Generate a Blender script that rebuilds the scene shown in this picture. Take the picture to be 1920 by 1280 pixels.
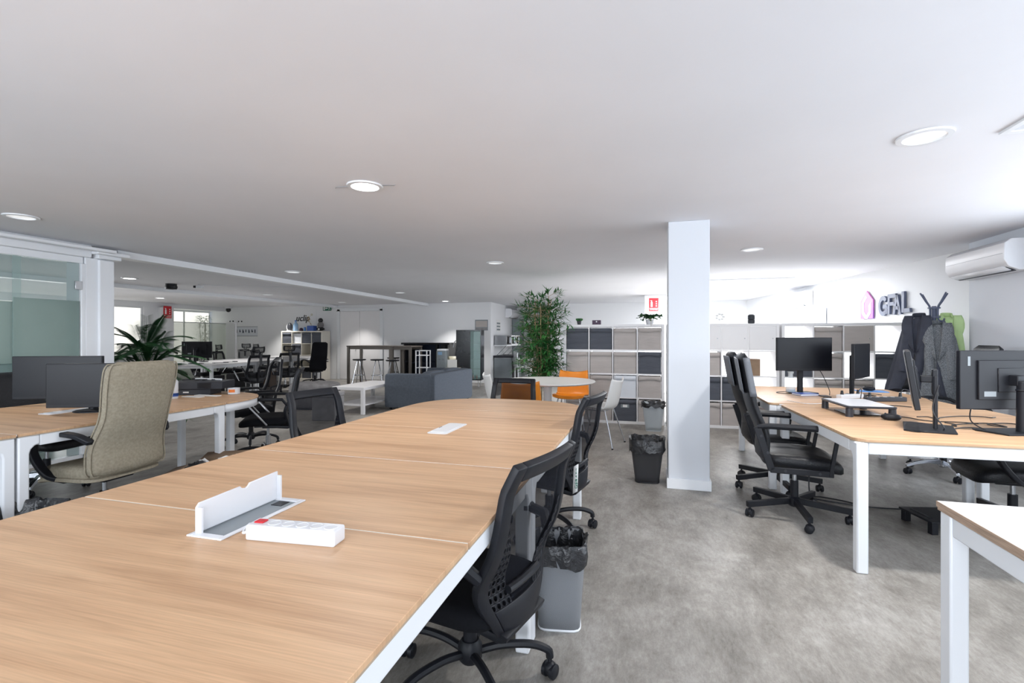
import bpy, math, random
from mathutils import Vector, Matrix, noise
random.seed(7)
R = math.radians; PI = math.pi
scene = bpy.context.scene
for o in list(bpy.data.objects): bpy.data.objects.remove(o)
COL = scene.collection

# ------------------------------------------------------------------ camera, world, big lights, exposure
cd = bpy.data.cameras.new('camera'); cam = bpy.data.objects.new('camera', cd); COL.objects.link(cam)
cd.sensor_width = 36; cd.lens = 922/1920*36; cd.clip_start = .05; cd.clip_end = 200
cd.shift_y = -8/1920
cam.location = (0, 0, 1.28); cam.rotation_euler = (R(90), 0, R(15.8))
scene.camera = cam
scene.view_settings.view_transform = 'Standard'; scene.view_settings.look = 'None'
scene.view_settings.gamma = 1; scene.view_settings.use_curve_mapping = False
scene.view_settings.exposure = 1.05
w = bpy.data.worlds.new('daylight'); scene.world = w; w.use_nodes = True
bg = w.node_tree.nodes['Background']; bg.inputs[0].default_value = (.75, .86, 1, 1); bg.inputs[1].default_value = 1.5
def area(name, loc, rot, sx, sy, e, c=(1, 1, 1), spread=180):
    l = bpy.data.lights.new(name, 'AREA'); l.shape = 'RECTANGLE'; l.size = sx; l.size_y = sy
    l.energy = e; l.color = c; l.spread = R(spread)
    o = bpy.data.objects.new(name, l); COL.objects.link(o); o.location = loc; o.rotation_euler = rot; return o
area('daylight_side_window', (3.12, 2.3, 1.3), (R(90), 0, R(90)), 5.2, 1.45, 42, (.88, .93, 1))
area('daylight_rear_window', (-2.0, -2.5, 1.3), (R(90), 0, R(0)), 7.0, 1.5, 125, (.88, .93, 1))
area('added_back_right_fill', (1.3, 10.6, 2.215), (0, 0, 0), 1.9, 3.2, 225, (.94, .97, 1))  # added lamp brightening the back right wall and ceiling
area('daylight_left_window', (-13.3, 6.0, 1.4), (R(60), 0, R(-90)), 6.0, 1.3, 80, (.95, .97, 1), 110)
def spot(loc, e, ang=95, c=(1, .97, .93), blend=.6, r=.05):
    l = bpy.data.lights.new('downlight_and_fill_beam', 'SPOT'); l.energy = e; l.spot_size = R(ang); l.spot_blend = blend
    l.color = c; l.shadow_soft_size = r
    o = bpy.data.objects.new('downlight_and_fill_beam', l); COL.objects.link(o); o.location = loc; return o
for x, y, e in ((-5.35, 12.3, 60), (-10.9, 12.3, 60), (-8.3, 12.3, 45), (-11.73, 9.37, 45), (-8.9, 9.5, 40), (-6.8, 11.5, 35), (-3.4, 14.2, 30), (-5.15, 7.5, 25)):
    spot((x, y, 2.225), e)
for x, y, e in ((1.28, 2.85, 62), (-1.78, 2.8, 26), (1.08, 6.0, 40), (-1.97, 6.15, 34), (-5.15, 6.18, 26), (-4.91, 2.75, 20)):  # beams at the unlit downlights are added to brighten the room
    spot((x, y, 2.23), e, 155, (1, .975, .94), .8, .07)

# ------------------------------------------------------------------ materials
def mat(name, col, rough=.5, metal=0, bump=0, bscale=60, var=0, vscale=4, alpha=None, emit=0, spec=.5, coat=0, trans=0, col2=None, stretch=(1, 1, 1), detail=4):
    m = bpy.data.materials.new(name); m.use_nodes = True; nt = m.node_tree; b = nt.nodes['Principled BSDF']
    b.inputs['Base Color'].default_value = (*col, 1); b.inputs['Roughness'].default_value = rough
    b.inputs['Metallic'].default_value = metal; b.inputs['Specular IOR Level'].default_value = spec
    b.inputs['Coat Weight'].default_value = coat; b.inputs['Transmission Weight'].default_value = trans
    tc = nt.nodes.new('ShaderNodeTexCoord'); mp = nt.nodes.new('ShaderNodeMapping'); mp.inputs['Scale'].default_value = stretch
    nt.links.new(tc.outputs['Object'], mp.inputs[0])
    if var or col2:
        n = nt.nodes.new('ShaderNodeTexNoise'); n.inputs['Scale'].default_value = vscale; n.inputs['Detail'].default_value = detail
        nt.links.new(mp.outputs[0], n.inputs['Vector'])
        cr = nt.nodes.new('ShaderNodeValToRGB'); cr.color_ramp.elements[0].position = .35; cr.color_ramp.elements[1].position = .68
        c2 = col2 or tuple(min(1, c*(1+var)) for c in col); c1 = col if col2 else tuple(c*(1-var) for c in col)
        cr.color_ramp.elements[0].color = (*c1, 1); cr.color_ramp.elements[1].color = (*c2, 1)
        nt.links.new(n.outputs['Fac'], cr.inputs[0]); nt.links.new(cr.outputs[0], b.inputs['Base Color'])
    if bump:
        n2 = nt.nodes.new('ShaderNodeTexNoise'); n2.inputs['Scale'].default_value = bscale; n2.inputs['Detail'].default_value = 5
        nt.links.new(mp.outputs[0], n2.inputs['Vector'])
        bp = nt.nodes.new('ShaderNodeBump'); bp.inputs['Strength'].default_value = bump; bp.inputs['Distance'].default_value = .01
        nt.links.new(n2.outputs['Fac'], bp.inputs['Height']); nt.links.new(bp.outputs[0], b.inputs['Normal'])
    if emit:
        b.inputs['Emission Color'].default_value = (*col, 1); b.inputs['Emission Strength'].default_value = emit
    if alpha is not None:
        out = nt.nodes['Material Output']; tr = nt.nodes.new('ShaderNodeBsdfTransparent'); mx = nt.nodes.new('ShaderNodeMixShader')
        mx.inputs[0].default_value = alpha
        nt.links.new(tr.outputs[0], mx.inputs[1]); nt.links.new(b.outputs[0], mx.inputs[2]); nt.links.new(mx.outputs[0], out.inputs[0])
    return m
def oak(name, seed):
    m = bpy.data.materials.new(name); m.use_nodes = True; nt = m.node_tree; b = nt.nodes['Principled BSDF']
    tc = nt.nodes.new('ShaderNodeTexCoord'); mp = nt.nodes.new('ShaderNodeMapping')
    mp.inputs['Location'].default_value = (seed*3.1, seed*7.7, 0); mp.inputs['Scale'].default_value = (.55, 9, 1)
    nt.links.new(tc.outputs['Object'], mp.inputs[0])
    n = nt.nodes.new('ShaderNodeTexNoise'); n.inputs['Scale'].default_value = 2.2; n.inputs['Detail'].default_value = 8; n.inputs['Distortion'].default_value = .5
    nt.links.new(mp.outputs[0], n.inputs['Vector'])
    cr = nt.nodes.new('ShaderNodeValToRGB'); e = cr.color_ramp.elements
    e[0].position = .3; e[0].color = (.50, .295, .165, 1); e[1].position = .72; e[1].color = (.70, .455, .27, 1)
    k = e.new(.5); k.color = (.63, .395, .23, 1)
    nt.links.new(n.outputs['Fac'], cr.inputs[0])
    mp2 = nt.nodes.new('ShaderNodeMapping'); mp2.inputs['Scale'].default_value = (6, 260, 1); nt.links.new(tc.outputs['Object'], mp2.inputs[0])
    n2 = nt.nodes.new('ShaderNodeTexNoise'); n2.inputs['Scale'].default_value = 1; n2.inputs['Detail'].default_value = 3
    nt.links.new(mp2.outputs[0], n2.inputs['Vector'])
    mr = nt.nodes.new('ShaderNodeMapRange'); mr.inputs['From Min'].default_value = .3; mr.inputs['From Max'].default_value = .7
    mr.inputs['To Min'].default_value = .86; mr.inputs['To Max'].default_value = 1.06
    nt.links.new(n2.outputs['Fac'], mr.inputs['Value'])
    mx = nt.nodes.new('ShaderNodeMix'); mx.data_type = 'RGBA'; mx.blend_type = 'MULTIPLY'; mx.inputs['Factor'].default_value = 1
    nt.links.new(cr.outputs[0], mx.inputs['A']); nt.links.new(mr.outputs[0], mx.inputs['B'])
    nt.links.new(mx.outputs['Result'], b.inputs['Base Color'])
    b.inputs['Roughness'].default_value = .42; b.inputs['Specular IOR Level'].default_value = .4
    return m
def floor_mat():
    m = bpy.data.materials.new('grey_concrete_vinyl'); m.use_nodes = True; nt = m.node_tree; b = nt.nodes['Principled BSDF']
    tc = nt.nodes.new('ShaderNodeTexCoord')
    def nz(scale, detail, st=(1, 1, 1), rough=.6, rot=0):
        mp = nt.nodes.new('ShaderNodeMapping'); mp.inputs['Scale'].default_value = st; mp.inputs['Rotation'].default_value = (0, 0, rot)
        nt.links.new(tc.outputs['Object'], mp.inputs[0])
        n = nt.nodes.new('ShaderNodeTexNoise'); n.inputs['Scale'].default_value = scale; n.inputs['Detail'].default_value = detail
        n.inputs['Roughness'].default_value = rough; n.inputs['Distortion'].default_value = .3
        nt.links.new(mp.outputs[0], n.inputs['Vector']); return n.outputs['Fac']
    a = nz(1.1, 14, (1.2, .8, 1), .78); c = nz(5, 14, (1, .5, 1), .85, .6); d = nz(70, 5, (1, .25, 1), .8, .6)
    def mth(op, x, y):
        n = nt.nodes.new('ShaderNodeMath'); n.operation = op
        for i, v in enumerate((x, y)):
            if isinstance(v, (int, float)): n.inputs[i].default_value = v
            else: nt.links.new(v, n.inputs[i])
        return n.outputs[0]
    f = mth('ADD', mth('ADD', mth('MULTIPLY', a, .45), mth('MULTIPLY', c, .40)), mth('MULTIPLY', d, .15))
    cr = nt.nodes.new('ShaderNodeValToRGB'); e = cr.color_ramp.elements
    e[0].position = .37; e[0].color = (.105, .094, .082, 1); e[1].position = .62; e[1].color = (.49, .472, .445, 1)
    k = e.new(.50); k.color = (.29, .272, .248, 1)
    nt.links.new(f, cr.inputs[0]); nt.links.new(cr.outputs[0], b.inputs['Base Color'])
    b.inputs['Roughness'].default_value = .42; b.inputs['Specular IOR Level'].default_value = .35
    return m
OAK = [oak('light_oak_%d' % i, i) for i in range(6)]
M = dict(
 floor=floor_mat(),
 wall=mat('white_wall_paint', (.80, .81, .83), .7, bump=.05, bscale=30),
 shade_palegrey=mat('wall_shade_and_pale_grey', (.66, .69, .74), .7, bump=.05, bscale=30),  # right wall and pillar shade painted into the tone; also pale fittings
 ceil=mat('white_ceiling_plaster', (.76, .77, .81), .8, bump=.25, bscale=3, var=.015, vscale=1.5),
 white=mat('white_powder_coat', (.80, .82, .85), .35, bump=.02, bscale=300),
 whitelam=mat('white_laminate', (.80, .79, .80), .35, var=.01),
 whiteplastic=mat('white_plastic', (.74, .75, .78), .3, var=.01),
 creamlam=mat('cream_laminate', (.72, .69, .62), .45, var=.02),
 oakedge=mat('oak_edge_band', (.42, .33, .24), .5, var=.1, vscale=30),
 ply=mat('plywood_edge', (.42, .30, .22), .6, var=.25, vscale=60, stretch=(.2, .2, 6)),
 black=mat('black_plastic', (.010, .011, .015), .45, spec=.3, bump=.05, bscale=400),
 blackg=mat('glossy_black_plastic', (.012, .013, .016), .18, var=.1),
 dark=mat('dark_grey_plastic', (.028, .030, .038), .42, spec=.35, bump=.03, bscale=200),
 fabric=mat('black_seat_fabric', (.008, .0085, .011), .95, bump=.4, bscale=500, spec=.15),
 leather=mat('black_leather', (.009, .010, .013), .4, spec=.35, bump=.25, bscale=120),
 greyleather=mat('grey_leather_panel', (.12, .13, .15), .45, bump=.2, bscale=120),
 mesh=mat('black_mesh_fabric', (.012, .013, .018), .8, spec=.1, alpha=.72, bump=.5, bscale=900),
 meshfar=mat('thin_black_mesh', (.02, .021, .025), .8, spec=.1, alpha=.6),
 chrome=mat('chrome', (.62, .64, .68), .18, 1, var=.02),
 steel=mat('brushed_steel', (.45, .46, .48), .35, .9, var=.05),
 beige=mat('beige_felt_upholstery', (.27, .238, .18), .95, bump=.5, bscale=260, col2=(.34, .305, .235), vscale=70, detail=8, spec=.1),
 greyfab=mat('grey_sofa_fabric', (.085, .10, .125), .95, bump=.3, bscale=350, var=.08, vscale=30),
 velvet=mat('grey_velvet', (.16, .155, .16), .8, bump=.2, bscale=120, var=.2, vscale=10),
 velvet2=mat('light_grey_velvet', (.27, .265, .27), .8, bump=.2, bscale=120, var=.12, vscale=10),
 boxbeige=mat('beige_box_fabric', (.47, .43, .41), .9, bump=.3, bscale=25, stretch=(.4, 1, 2), var=.05, vscale=9),
 boxdark=mat('slate_grey_box_fabric', (.085, .093, .115), .85, bump=.3, bscale=25, stretch=(.4, 1, 2), var=.1, vscale=8),
 boxwhite=mat('white_box_fabric', (.70, .73, .78), .85, bump=.3, bscale=25, stretch=(.4, 1, 2)),
 screen=mat('dark_monitor_screen', (.008, .009, .013), .3, spec=.22, var=.02),
 cable=mat('black_cable_rubber', (.015, .016, .02), .5, var=.1),
 green=mat('bamboo_leaf_green', (.018, .10, .028), .5, col2=(.06, .22, .05), vscale=9, spec=.3),
 palm=mat('palm_leaf_green', (.012, .055, .022), .45, col2=(.04, .15, .045), vscale=5, spec=.4),
 stem=mat('bamboo_stem', (.38, .27, .15), .6, var=.2, vscale=20),
 orange=mat('orange_shell_plastic', (.85, .27, .02), .35, var=.03),
 shellwhite=mat('white_shell_plastic', (.80, .80, .79), .3, var=.01),
 liner=mat('black_bin_liner', (.02, .021, .024), .25, bump=.9, bscale=35, spec=.6),
 binmesh=mat('white_wire_mesh', (.42, .44, .47), .5, alpha=.62, bump=.8, bscale=500),
 binmeshk=mat('black_wire_mesh', (.05, .05, .055), .5, alpha=.85, bump=.8, bscale=500),
 bingrey=mat('translucent_grey_plastic', (.42, .46, .49), .3, var=.03),
 card=mat('brown_cardboard', (.28, .19, .125), .8, var=.08, vscale=12),
 red=mat('red_sign_enamel', (.62, .02, .03), .4, var=.03),
 paper=mat('white_paper', (.8, .8, .8), .7, bump=.3, bscale=25),
 greensign=mat('green_sign_enamel', (.0, .12, .07), .4, var=.03),
 blue=mat('blue_cover', (.03, .10, .42), .4, var=.05),
 bluepad=mat('light_blue_mat', (.12, .33, .75), .6, var=.03),
 navy=mat('dark_navy_panel', (.012, .022, .05), .4, var=.1),
 tweed=mat('grey_tweed', (.10, .11, .12), .95, col2=(.27, .29, .31), vscale=140, bump=.4, bscale=200, detail=8),
 coatdark=mat('charcoal_wool', (.045, .05, .07), .9, var=.1, vscale=10, bump=.2, bscale=150),
 coatgreen=mat('pale_green_fabric', (.56, .74, .36), .85, var=.06, vscale=8, bump=.1, bscale=80),
 glass=mat('clear_glass', (.35, .50, .48), .03, alpha=.28, spec=.12),
 frost=mat('frosted_glass_film', (.24, .32, .30), .6, spec=.1, alpha=.85, var=.02),
 bottle=mat('clear_bottle_glass', (.80, .86, .88), .05, alpha=.3, spec=.8),
 bluebottle=mat('blue_tinted_bottle', (.35, .55, .80), .1, alpha=.7),
 lit=mat('lit_lamp_lens', (1, .98, .95), .4, emit=6),
 lens=mat('faint_glow_reflector', (.9, .9, .9), .25, emit=.25),  # faint glow put into lamp faces that are off
 daypane=mat('daylit_frosted_pane', (.93, .92, .86), .5, emit=.42),
 frostday=mat('daylit_frosted_film', (.60, .66, .58), .5, alpha=.42),
 fillp=mat('added_fill_panel', (.95, .97, 1), .5, emit=1.2),  # glowing face of the added ceiling light panel
 textk=mat('black_lettering', (.02, .02, .022), .5, var=.05),
 textw=mat('white_print', (.85, .85, .85), .5, var=.01),
 gfal=mat('slate_blue_letters', (.10, .12, .19), .5, var=.03),
 pink=mat('pink_print', (.55, .20, .62), .5, var=.02),
 orangep=mat('orange_print', (.85, .22, .04), .5, var=.02),
 cream=mat('beige_box_plastic', (.55, .52, .40), .5, var=.03),
 greydisp=mat('grey_appliance', (.22, .25, .27), .4, var=.03),
 woodk=mat('dark_table_top', (.10, .085, .075), .4, var=.15, vscale=20),
 bronze=mat('greige_metal', (.17, .155, .14), .4, .5, var=.05),
 terracotta=mat('dark_pot', (.03, .03, .035), .6, var=.1),
 purple=mat('dark_purple_card', (.06, .025, .06), .5, var=.05),
 innerlight=mat('pale_cabinet_interior', (.42, .55, .56), .4, emit=.12),
)
gm = M['pink'].node_tree  # logo print: violet at the foot to pink at the top right, as the sign is printed
_tc = gm.nodes.new('ShaderNodeTexCoord'); _s = gm.nodes.new('ShaderNodeSeparateXYZ'); _r = gm.nodes.new('ShaderNodeValToRGB')
gm.links.new(_tc.outputs['Generated'], _s.inputs[0]); gm.links.new(_s.outputs['Z'], _r.inputs[0])
_r.color_ramp.elements[0].color = (.30, .10, .50, 1); _r.color_ramp.elements[1].color = (.72, .20, .52, 1)
gm.links.new(_r.outputs[0], gm.nodes['Principled BSDF'].inputs['Base Color'])

# ------------------------------------------------------------------ mesh helpers
class MB:
    def __init__(s): s.v = []; s.f = []; s.M = None
    def add(s, vs, fs):
        n = len(s.v)
        for p in vs:
            p = Vector(p); s.v.append(s.M @ p if s.M else p)
        s.f += [tuple(i+n for i in f) for f in fs]; return s
    def box(s, c, d, rot=None):
        x, y, z = d[0]/2, d[1]/2, d[2]/2; c = Vector(c)
        vs = [Vector((a*x, b*y, e*z)) for e in (-1, 1) for b in (-1, 1) for a in (-1, 1)]
        if rot is not None:
            rm = rot if isinstance(rot, Matrix) else Matrix.Rotation(rot, 3, 'Z'); vs = [rm @ q for q in vs]
        return s.add([q+c for q in vs], [(0, 2, 3, 1), (4, 5, 7, 6), (0, 1, 5, 4), (2, 6, 7, 3), (0, 4, 6, 2), (1, 3, 7, 5)])
    def b2(s, a, b): return s.box([(a[i]+b[i])/2 for i in range(3)], [abs(b[i]-a[i]) for i in range(3)])
    def loft(s, rings, caps=True, close=True):
        n = len(rings[0]); vs = [p for r in rings for p in r]; fs = []
        for i in range(len(rings)-1):
            for j in range(n if close else n-1):
                k = (j+1) % n; fs.append((i*n+j, i*n+k, (i+1)*n+k, (i+1)*n+j))
        if caps: fs += [tuple(range(n-1, -1, -1)), tuple((len(rings)-1)*n+j for j in range(n))]
        return s.add(vs, fs)
    def tube(s, pts, r, n=8, caps=True):
        pts = [Vector(p) for p in pts]; rings = []; up = None
        for i, p in enumerate(pts):
            t = (pts[min(i+1, len(pts)-1)]-pts[max(i-1, 0)]).normalized()
            if up is None: up = Vector((0, 0, 1)) if abs(t.z) < .9 else Vector((1, 0, 0))
            a = t.cross(up)
            if a.length < 1e-4: a = t.cross(Vector((0, 1, 0)))
            a.normalize(); b = a.cross(t).normalized(); up = b
            rr = r[i] if isinstance(r, (list, tuple)) else r
            rings.append([p+a*rr*math.cos(2*PI*k/n)+b*rr*math.sin(2*PI*k/n) for k in range(n)])
        return s.loft(rings, caps)
    def cyl(s, p0, p1, r0, r1=None, n=16): return s.tube([p0, p1], [r0, r0 if r1 is None else r1], n)
    def bar(s, p0, p1, wx, wz):
        p0 = Vector(p0); p1 = Vector(p1); t = (p1-p0).normalized(); a = t.cross(Vector((0, 0, 1)))
        if a.length < .05: a = Vector((1, 0, 0))
        a.normalize(); b = a.cross(t).normalized()
        q = [a*sx*wx/2+b*sz*wz/2 for sx, sz in ((-1, -1), (1, -1), (1, 1), (-1, 1))]
        return s.loft([[p0+v for v in q], [p1+v for v in q]])
    def lathe(s, prof, c=(0, 0, 0), n=24, sx=1, sy=1, caps=True):
        c = Vector(c)
        return s.loft([[c+Vector((r*sx*math.cos(2*PI*k/n), r*sy*math.sin(2*PI*k/n), z)) for k in range(n)] for r, z in prof], caps)
    def ell(s, c, d, e=1.0, n=16, m=10, rot=None):
        c = Vector(c); sg = lambda v, p: math.copysign(abs(v)**p, v); rings = []
        for i in range(m+1):
            t = -PI/2+PI*i/m; cz = sg(math.sin(t), e); cr = max(abs(math.cos(t))**e, 1e-3)
            ring = []
            for k in range(n):
                a = 2*PI*k/n; q = Vector((d[0]*cr*sg(math.cos(a), e), d[1]*cr*sg(math.sin(a), e), d[2]*cz))
                if rot is not None: q = rot @ q
                ring.append(c+q)
            rings.append(ring)
        return s.loft(rings)
    def prism(s, poly, fn, t0, t1):
        a = [fn(u, v, t0) for u, v in poly]; b = [fn(u, v, t1) for u, v in poly]; return s.loft([a, b])
    def grid(s, fn, nu, nv):
        vs = [fn(i/nu, j/nv) for j in range(nv+1) for i in range(nu+1)]; fs = []
        for j in range(nv):
            for i in range(nu):
                a = j*(nu+1)+i; fs.append((a, a+1, a+nu+2, a+nu+1))
        return s.add(vs, fs)
    def build(s, name, m, parent=None, bevel=0, solid=0, subd=0, smooth=True, ang=40, loc=None, off=0):
        me = bpy.data.meshes.new(name); me.from_pydata([tuple(v) for v in s.v], [], s.f); me.validate(); me.update()
        me.materials.append(M[m] if isinstance(m, str) else m)
        o = bpy.data.objects.new(name, me); COL.objects.link(o)
        if smooth:
            me.polygons.foreach_set('use_smooth', [True]*len(me.polygons)); me.set_sharp_from_angle(angle=R(ang))
        if solid:
            md = o.modifiers.new('thickness', 'SOLIDIFY'); md.thickness = solid; md.offset = off
        if bevel:
            md = o.modifiers.new('rounding', 'BEVEL'); md.width = bevel; md.segments = 2; md.limit_method = 'ANGLE'; md.angle_limit = R(50)
        if subd:
            md = o.modifiers.new('smoothing', 'SUBSURF'); md.levels = subd; md.render_levels = subd
        if parent: o.parent = parent
        if loc: o.location = loc
        return o
def rr(x0, x1, y0, y1, r, n=5):
    if isinstance(r, (int, float)): r = (r,)*4
    out = []
    for (cx, cy, a0, q) in ((x1-r[0], y0+r[0], -90, r[0]), (x1-r[1], y1-r[1], 0, r[1]), (x0+r[2], y1-r[2], 90, r[2]), (x0+r[3], y0+r[3], 180, r[3])):
        if q < 1e-4: out.append((cx, cy))
        else: out += [(cx+q*math.cos(R(a0+90*i/n)), cy+q*math.sin(R(a0+90*i/n))) for i in range(n+1)]
    return out
XY = lambda u, v, t: Vector((u, v, t))
XZ = lambda u, v, t: Vector((u, t, v))
YZ = lambda u, v, t: Vector((t, u, v))
def spline(pts, k=6):
    P = [Vector(p) for p in pts]; P = [P[0]*2-P[1]]+P+[P[-1]*2-P[-2]]; out = []
    for i in range(1, len(P)-2):
        for j in range(k):
            t = j/k; a, b, c, d = P[i-1:i+3]
            out.append(.5*((2*b)+(c-a)*t+(2*a-5*b+4*c-d)*t*t+(3*b-a-3*c+d)*t**3))
    out.append(P[-2]); return out
def tag(o, label=None, cat=None, group=None, kind=None):
    if label: o['label'] = label
    if cat: o['category'] = cat
    if group: o['group'] = group
    if kind: o['kind'] = kind
    return o
def thing(name, label, cat, loc=(0, 0, 0), rz=0, group=None):
    o = bpy.data.objects.new(name, None); COL.objects.link(o); o.empty_display_size = .1
    o.location = loc; o.rotation_euler = (0, 0, R(rz)); return tag(o, label, cat, group)
CH = {}
def copy_tree(o, parent=None):
    c = o.copy(); COL.objects.link(c); c.parent = parent
    for ch in list(o.children): copy_tree(ch, c)
    return c
def dup(o, label, loc, rz, group=None):
    c = copy_tree(o); c.location = loc; c.rotation_euler = (0, 0, R(rz)); c['label'] = label
    if group: c['group'] = group
    return c
def struct(name, mb, m, parent=None, **k):
    o = mb.build(name, m, parent, **k)
    if not parent: o['kind'] = 'structure'
    return o
def text(name, body, size, m, parent, loc, rot, ext=.002, off=0, shear=0, align='CENTER'):
    cu = bpy.data.curves.new(name, 'FONT'); cu.body = body; cu.size = size; cu.extrude = ext; cu.offset = off; cu.shear = shear
    cu.align_x = align; cu.align_y = 'CENTER'; cu.resolution_u = 3
    t = bpy.data.objects.new(name, cu); COL.objects.link(t); bpy.context.view_layer.update()
    me = bpy.data.meshes.new_from_object(t.evaluated_get(bpy.context.evaluated_depsgraph_get()))
    bpy.data.objects.remove(t); me.materials.clear(); me.materials.append(M[m])
    o = bpy.data.objects.new(name, me); COL.objects.link(o)
    if parent: o.parent = parent
    o.location = loc; o.rotation_euler = rot; return o

# ------------------------------------------------------------------ setting
ZC = 2.26
struct('floor', MB().b2((-14.5, -3.2, -.1), (4.6, 16.6, 0)), 'floor', smooth=False)
# ceiling with a hole for an added light panel over the back right bay
c = MB()
for a, b in (((-14.5, -3.2), (.35, 16.6)), ((2.25, -3.2), (4.6, 16.6)), ((.35, -3.2), (2.25, 9.0)), ((.35, 12.2), (2.25, 16.6))):
    c.b2((*a, ZC), (*b, ZC+.12))
struct('ceiling', c, 'ceil', smooth=False)
sk = struct('added_light_panel', MB().b2((.35, 9.0, ZC+.0), (2.25, 12.2, ZC+.02)), 'fillp', smooth=False)  # light panel added in the ceiling to feed the back right bay
c = MB()
for a, b in (((.33, 8.98), (2.27, 9.02)), ((.33, 12.18), (2.27, 12.22)), ((.33, 9.02), (.37, 12.18)), ((2.23, 9.02), (2.27, 12.18))):
    c.b2((*a, ZC-.02), (*b, ZC-.001))
c.build('light_panel_frame', 'white', sk, bevel=.004)
WB = 13.05
struct('wall_back', MB().b2((-13.6, WB, 0), (-4.31, WB+.12, ZC)), 'wall', smooth=False)
struct('wall_kitchen_side', MB().b2((-4.43, WB+.12, 0), (-4.31, 15.8, ZC)), 'wall', smooth=False)
struct('wall_kitchen_end', MB().b2((-4.43, 15.8, 0), (-2.9, 15.92, ZC)), 'wall', smooth=False)
struct('wall_far', MB().b2((-2.9, 14.3, 0), (2.6, 14.42, ZC)).b2((-2.9, 14.42, 0), (-2.8, 15.8, ZC)), 'wall', smooth=False)
struct('wall_pillar_far', MB().b2((-.15, 11.8, 0), (.42, 12.3, ZC)), 'wall', bevel=.01)
c = MB(); c.prism([(3.47, 6.25), (2.46, 14.3), (2.62, 14.32), (3.63, 6.25)], XY, 0, ZC)
struct('wall_logo', c, 'wall', smooth=False)
# right wall with its window opening
c = MB().b2((3.2, 5.1, 0), (3.45, 6.25, ZC)).b2((3.2, -3.0, 0), (3.45, -.7, ZC)).b2((3.2, -.7, 0), (3.45, 5.1, .5)).b2((3.2, -.7, 2.1), (3.45, 5.1, ZC))
struct('wall_right', c, 'shade_palegrey', smooth=False)
def winframe(name, axis, pos, a0, a1, z0, z1, n, pane='glass', fm='white'):
    d = .05; T = (lambda u, z, t: (u, t, z)) if axis == 'x' else (lambda u, z, t: (t, u, z))
    c = MB()
    def bb(u0, u1, y0, y1, t0, t1): c.b2(T(u0, y0, t0), T(u1, y1, t1))
    bb(a0, a1, z0, z0+d, pos-.03, pos+.03); bb(a0, a1, z1-d, z1, pos-.03, pos+.03)
    for i in range(n+1):
        u = a0+(a1-a0-d)*i/n; bb(u, u+d, z0+d, z1-d, pos-.028, pos+.028)
    f = struct(name, c, fm, bevel=.004)
    for i in range(n):
        u = a0+d+(a1-a0-d)*i/n; p = MB(); p.b2(T(u, z0+d, pos-.004), T(u+(a1-a0-d)/n-d, z1-d, pos+.004)); p.build('pane', pane, f, smooth=False)
    return f
winframe('window_2', 'y', 3.33, -.7, 5.1, .5, 2.1, 4)
c = MB().b2((-14.5, -2.85, 0), (-5.6, -2.7, ZC)).b2((1.6, -2.85, 0), (3.45, -2.7, ZC)).b2((-5.6, -2.85, 0), (1.6, -2.7, .5)).b2((-5.6, -2.85, 2.1), (1.6, -2.7, ZC))
struct('wall_front', c, 'wall', smooth=False)
winframe('window_3', 'x', -2.78, -5.6, 1.6, .5, 2.1, 5)
# left wall: daylit window bays between piers
XL = -13.5
c = MB().b2((XL-.12, -2.7, 0), (XL, 10.3, .75)).b2((XL-.12, -2.7, 2.13), (XL, WB, ZC)).b2((XL-.12, -2.7, .75), (XL, 2.0, 2.13))
c.b2((XL-.12, 10.3, 0), (XL+.02, 10.7, 2.13)).b2((-14.32, 10.7, 0), (XL+.12, 11.1, 2.13)).b2((-14.32, 11.1, 0), (-14.2, WB, .3)).b2((-14.32, 11.1, 2.13), (-13.62, WB, ZC)).b2((-14.32, WB, 0), (-13.6, WB+.12, ZC))
struct('wall_left', c, 'wall', smooth=False)
winframe('window_4', 'y', XL-.05, 2.0, 10.3, .75, 2.13, 6, 'daypane')
f = winframe('window_5', 'y', -14.16, 11.12, 13.03, .3, 2.13, 2, 'daypane')
MB().b2((-13.51, 11.1, .02), (-13.50, 13.04, 1.72)).build('frosted_glass', 'frostday', f, smooth=False); MB().b2((-13.52, 11.1, 1.72), (-13.49, 13.04, 1.74)).build('glass_rail', 'steel', f, smooth=False)
# ceiling beams
def beam(n, p0, p1, wd, z0):
    p0 = Vector((*p0, 0)); p1 = Vector((*p1, 0)); t = (p1-p0).normalized(); s = Vector((-t.y, t.x, 0))*wd
    struct(n, MB().prism([(q.x, q.y) for q in (p0, p1, p1+s, p0+s)], XY, z0, ZC), 'white', bevel=.004)
beam('trim_1', (-5.78, 4.12), (-6.2, 13.04), .16, 2.185)
beam('trim_2', (-9.45, .0), (-9.25, 13.04), .16, 2.185)
beam('trim_3', (-5.72, -2.6), (-5.76, 3.84), .2, 2.13)
struct('trim_4', MB().b2((-5.70, -2.6, 2.19), (-5.62, 4.0, 2.225)), 'white', bevel=.006)
# pillars
struct('wall_pillar', MB().b2((.14, 4.38, 0), (.47, 4.72, ZC)), 'shade_palegrey', bevel=.006)
struct('baseboard_pillar', MB().b2((.128, 4.366, 0), (.482, 4.732, .085)), 'white', bevel=.003)
c = MB().b2((-6.08, 3.80, 0), (-5.79, 4.08, 2.13)).b2((-5.8, 3.92, 0), (-5.76, 4.07, 2.12))
struct('wall_pillar_left', c, 'white', bevel=.006)
c = MB().b2((-6.12, 3.88, 2.13), (-5.72, 4.12, 2.17)).b2((-6.16, 3.84, 2.17), (-5.67, 4.18, 2.21))
struct('trim_5', c, 'white', bevel=.006)
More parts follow.
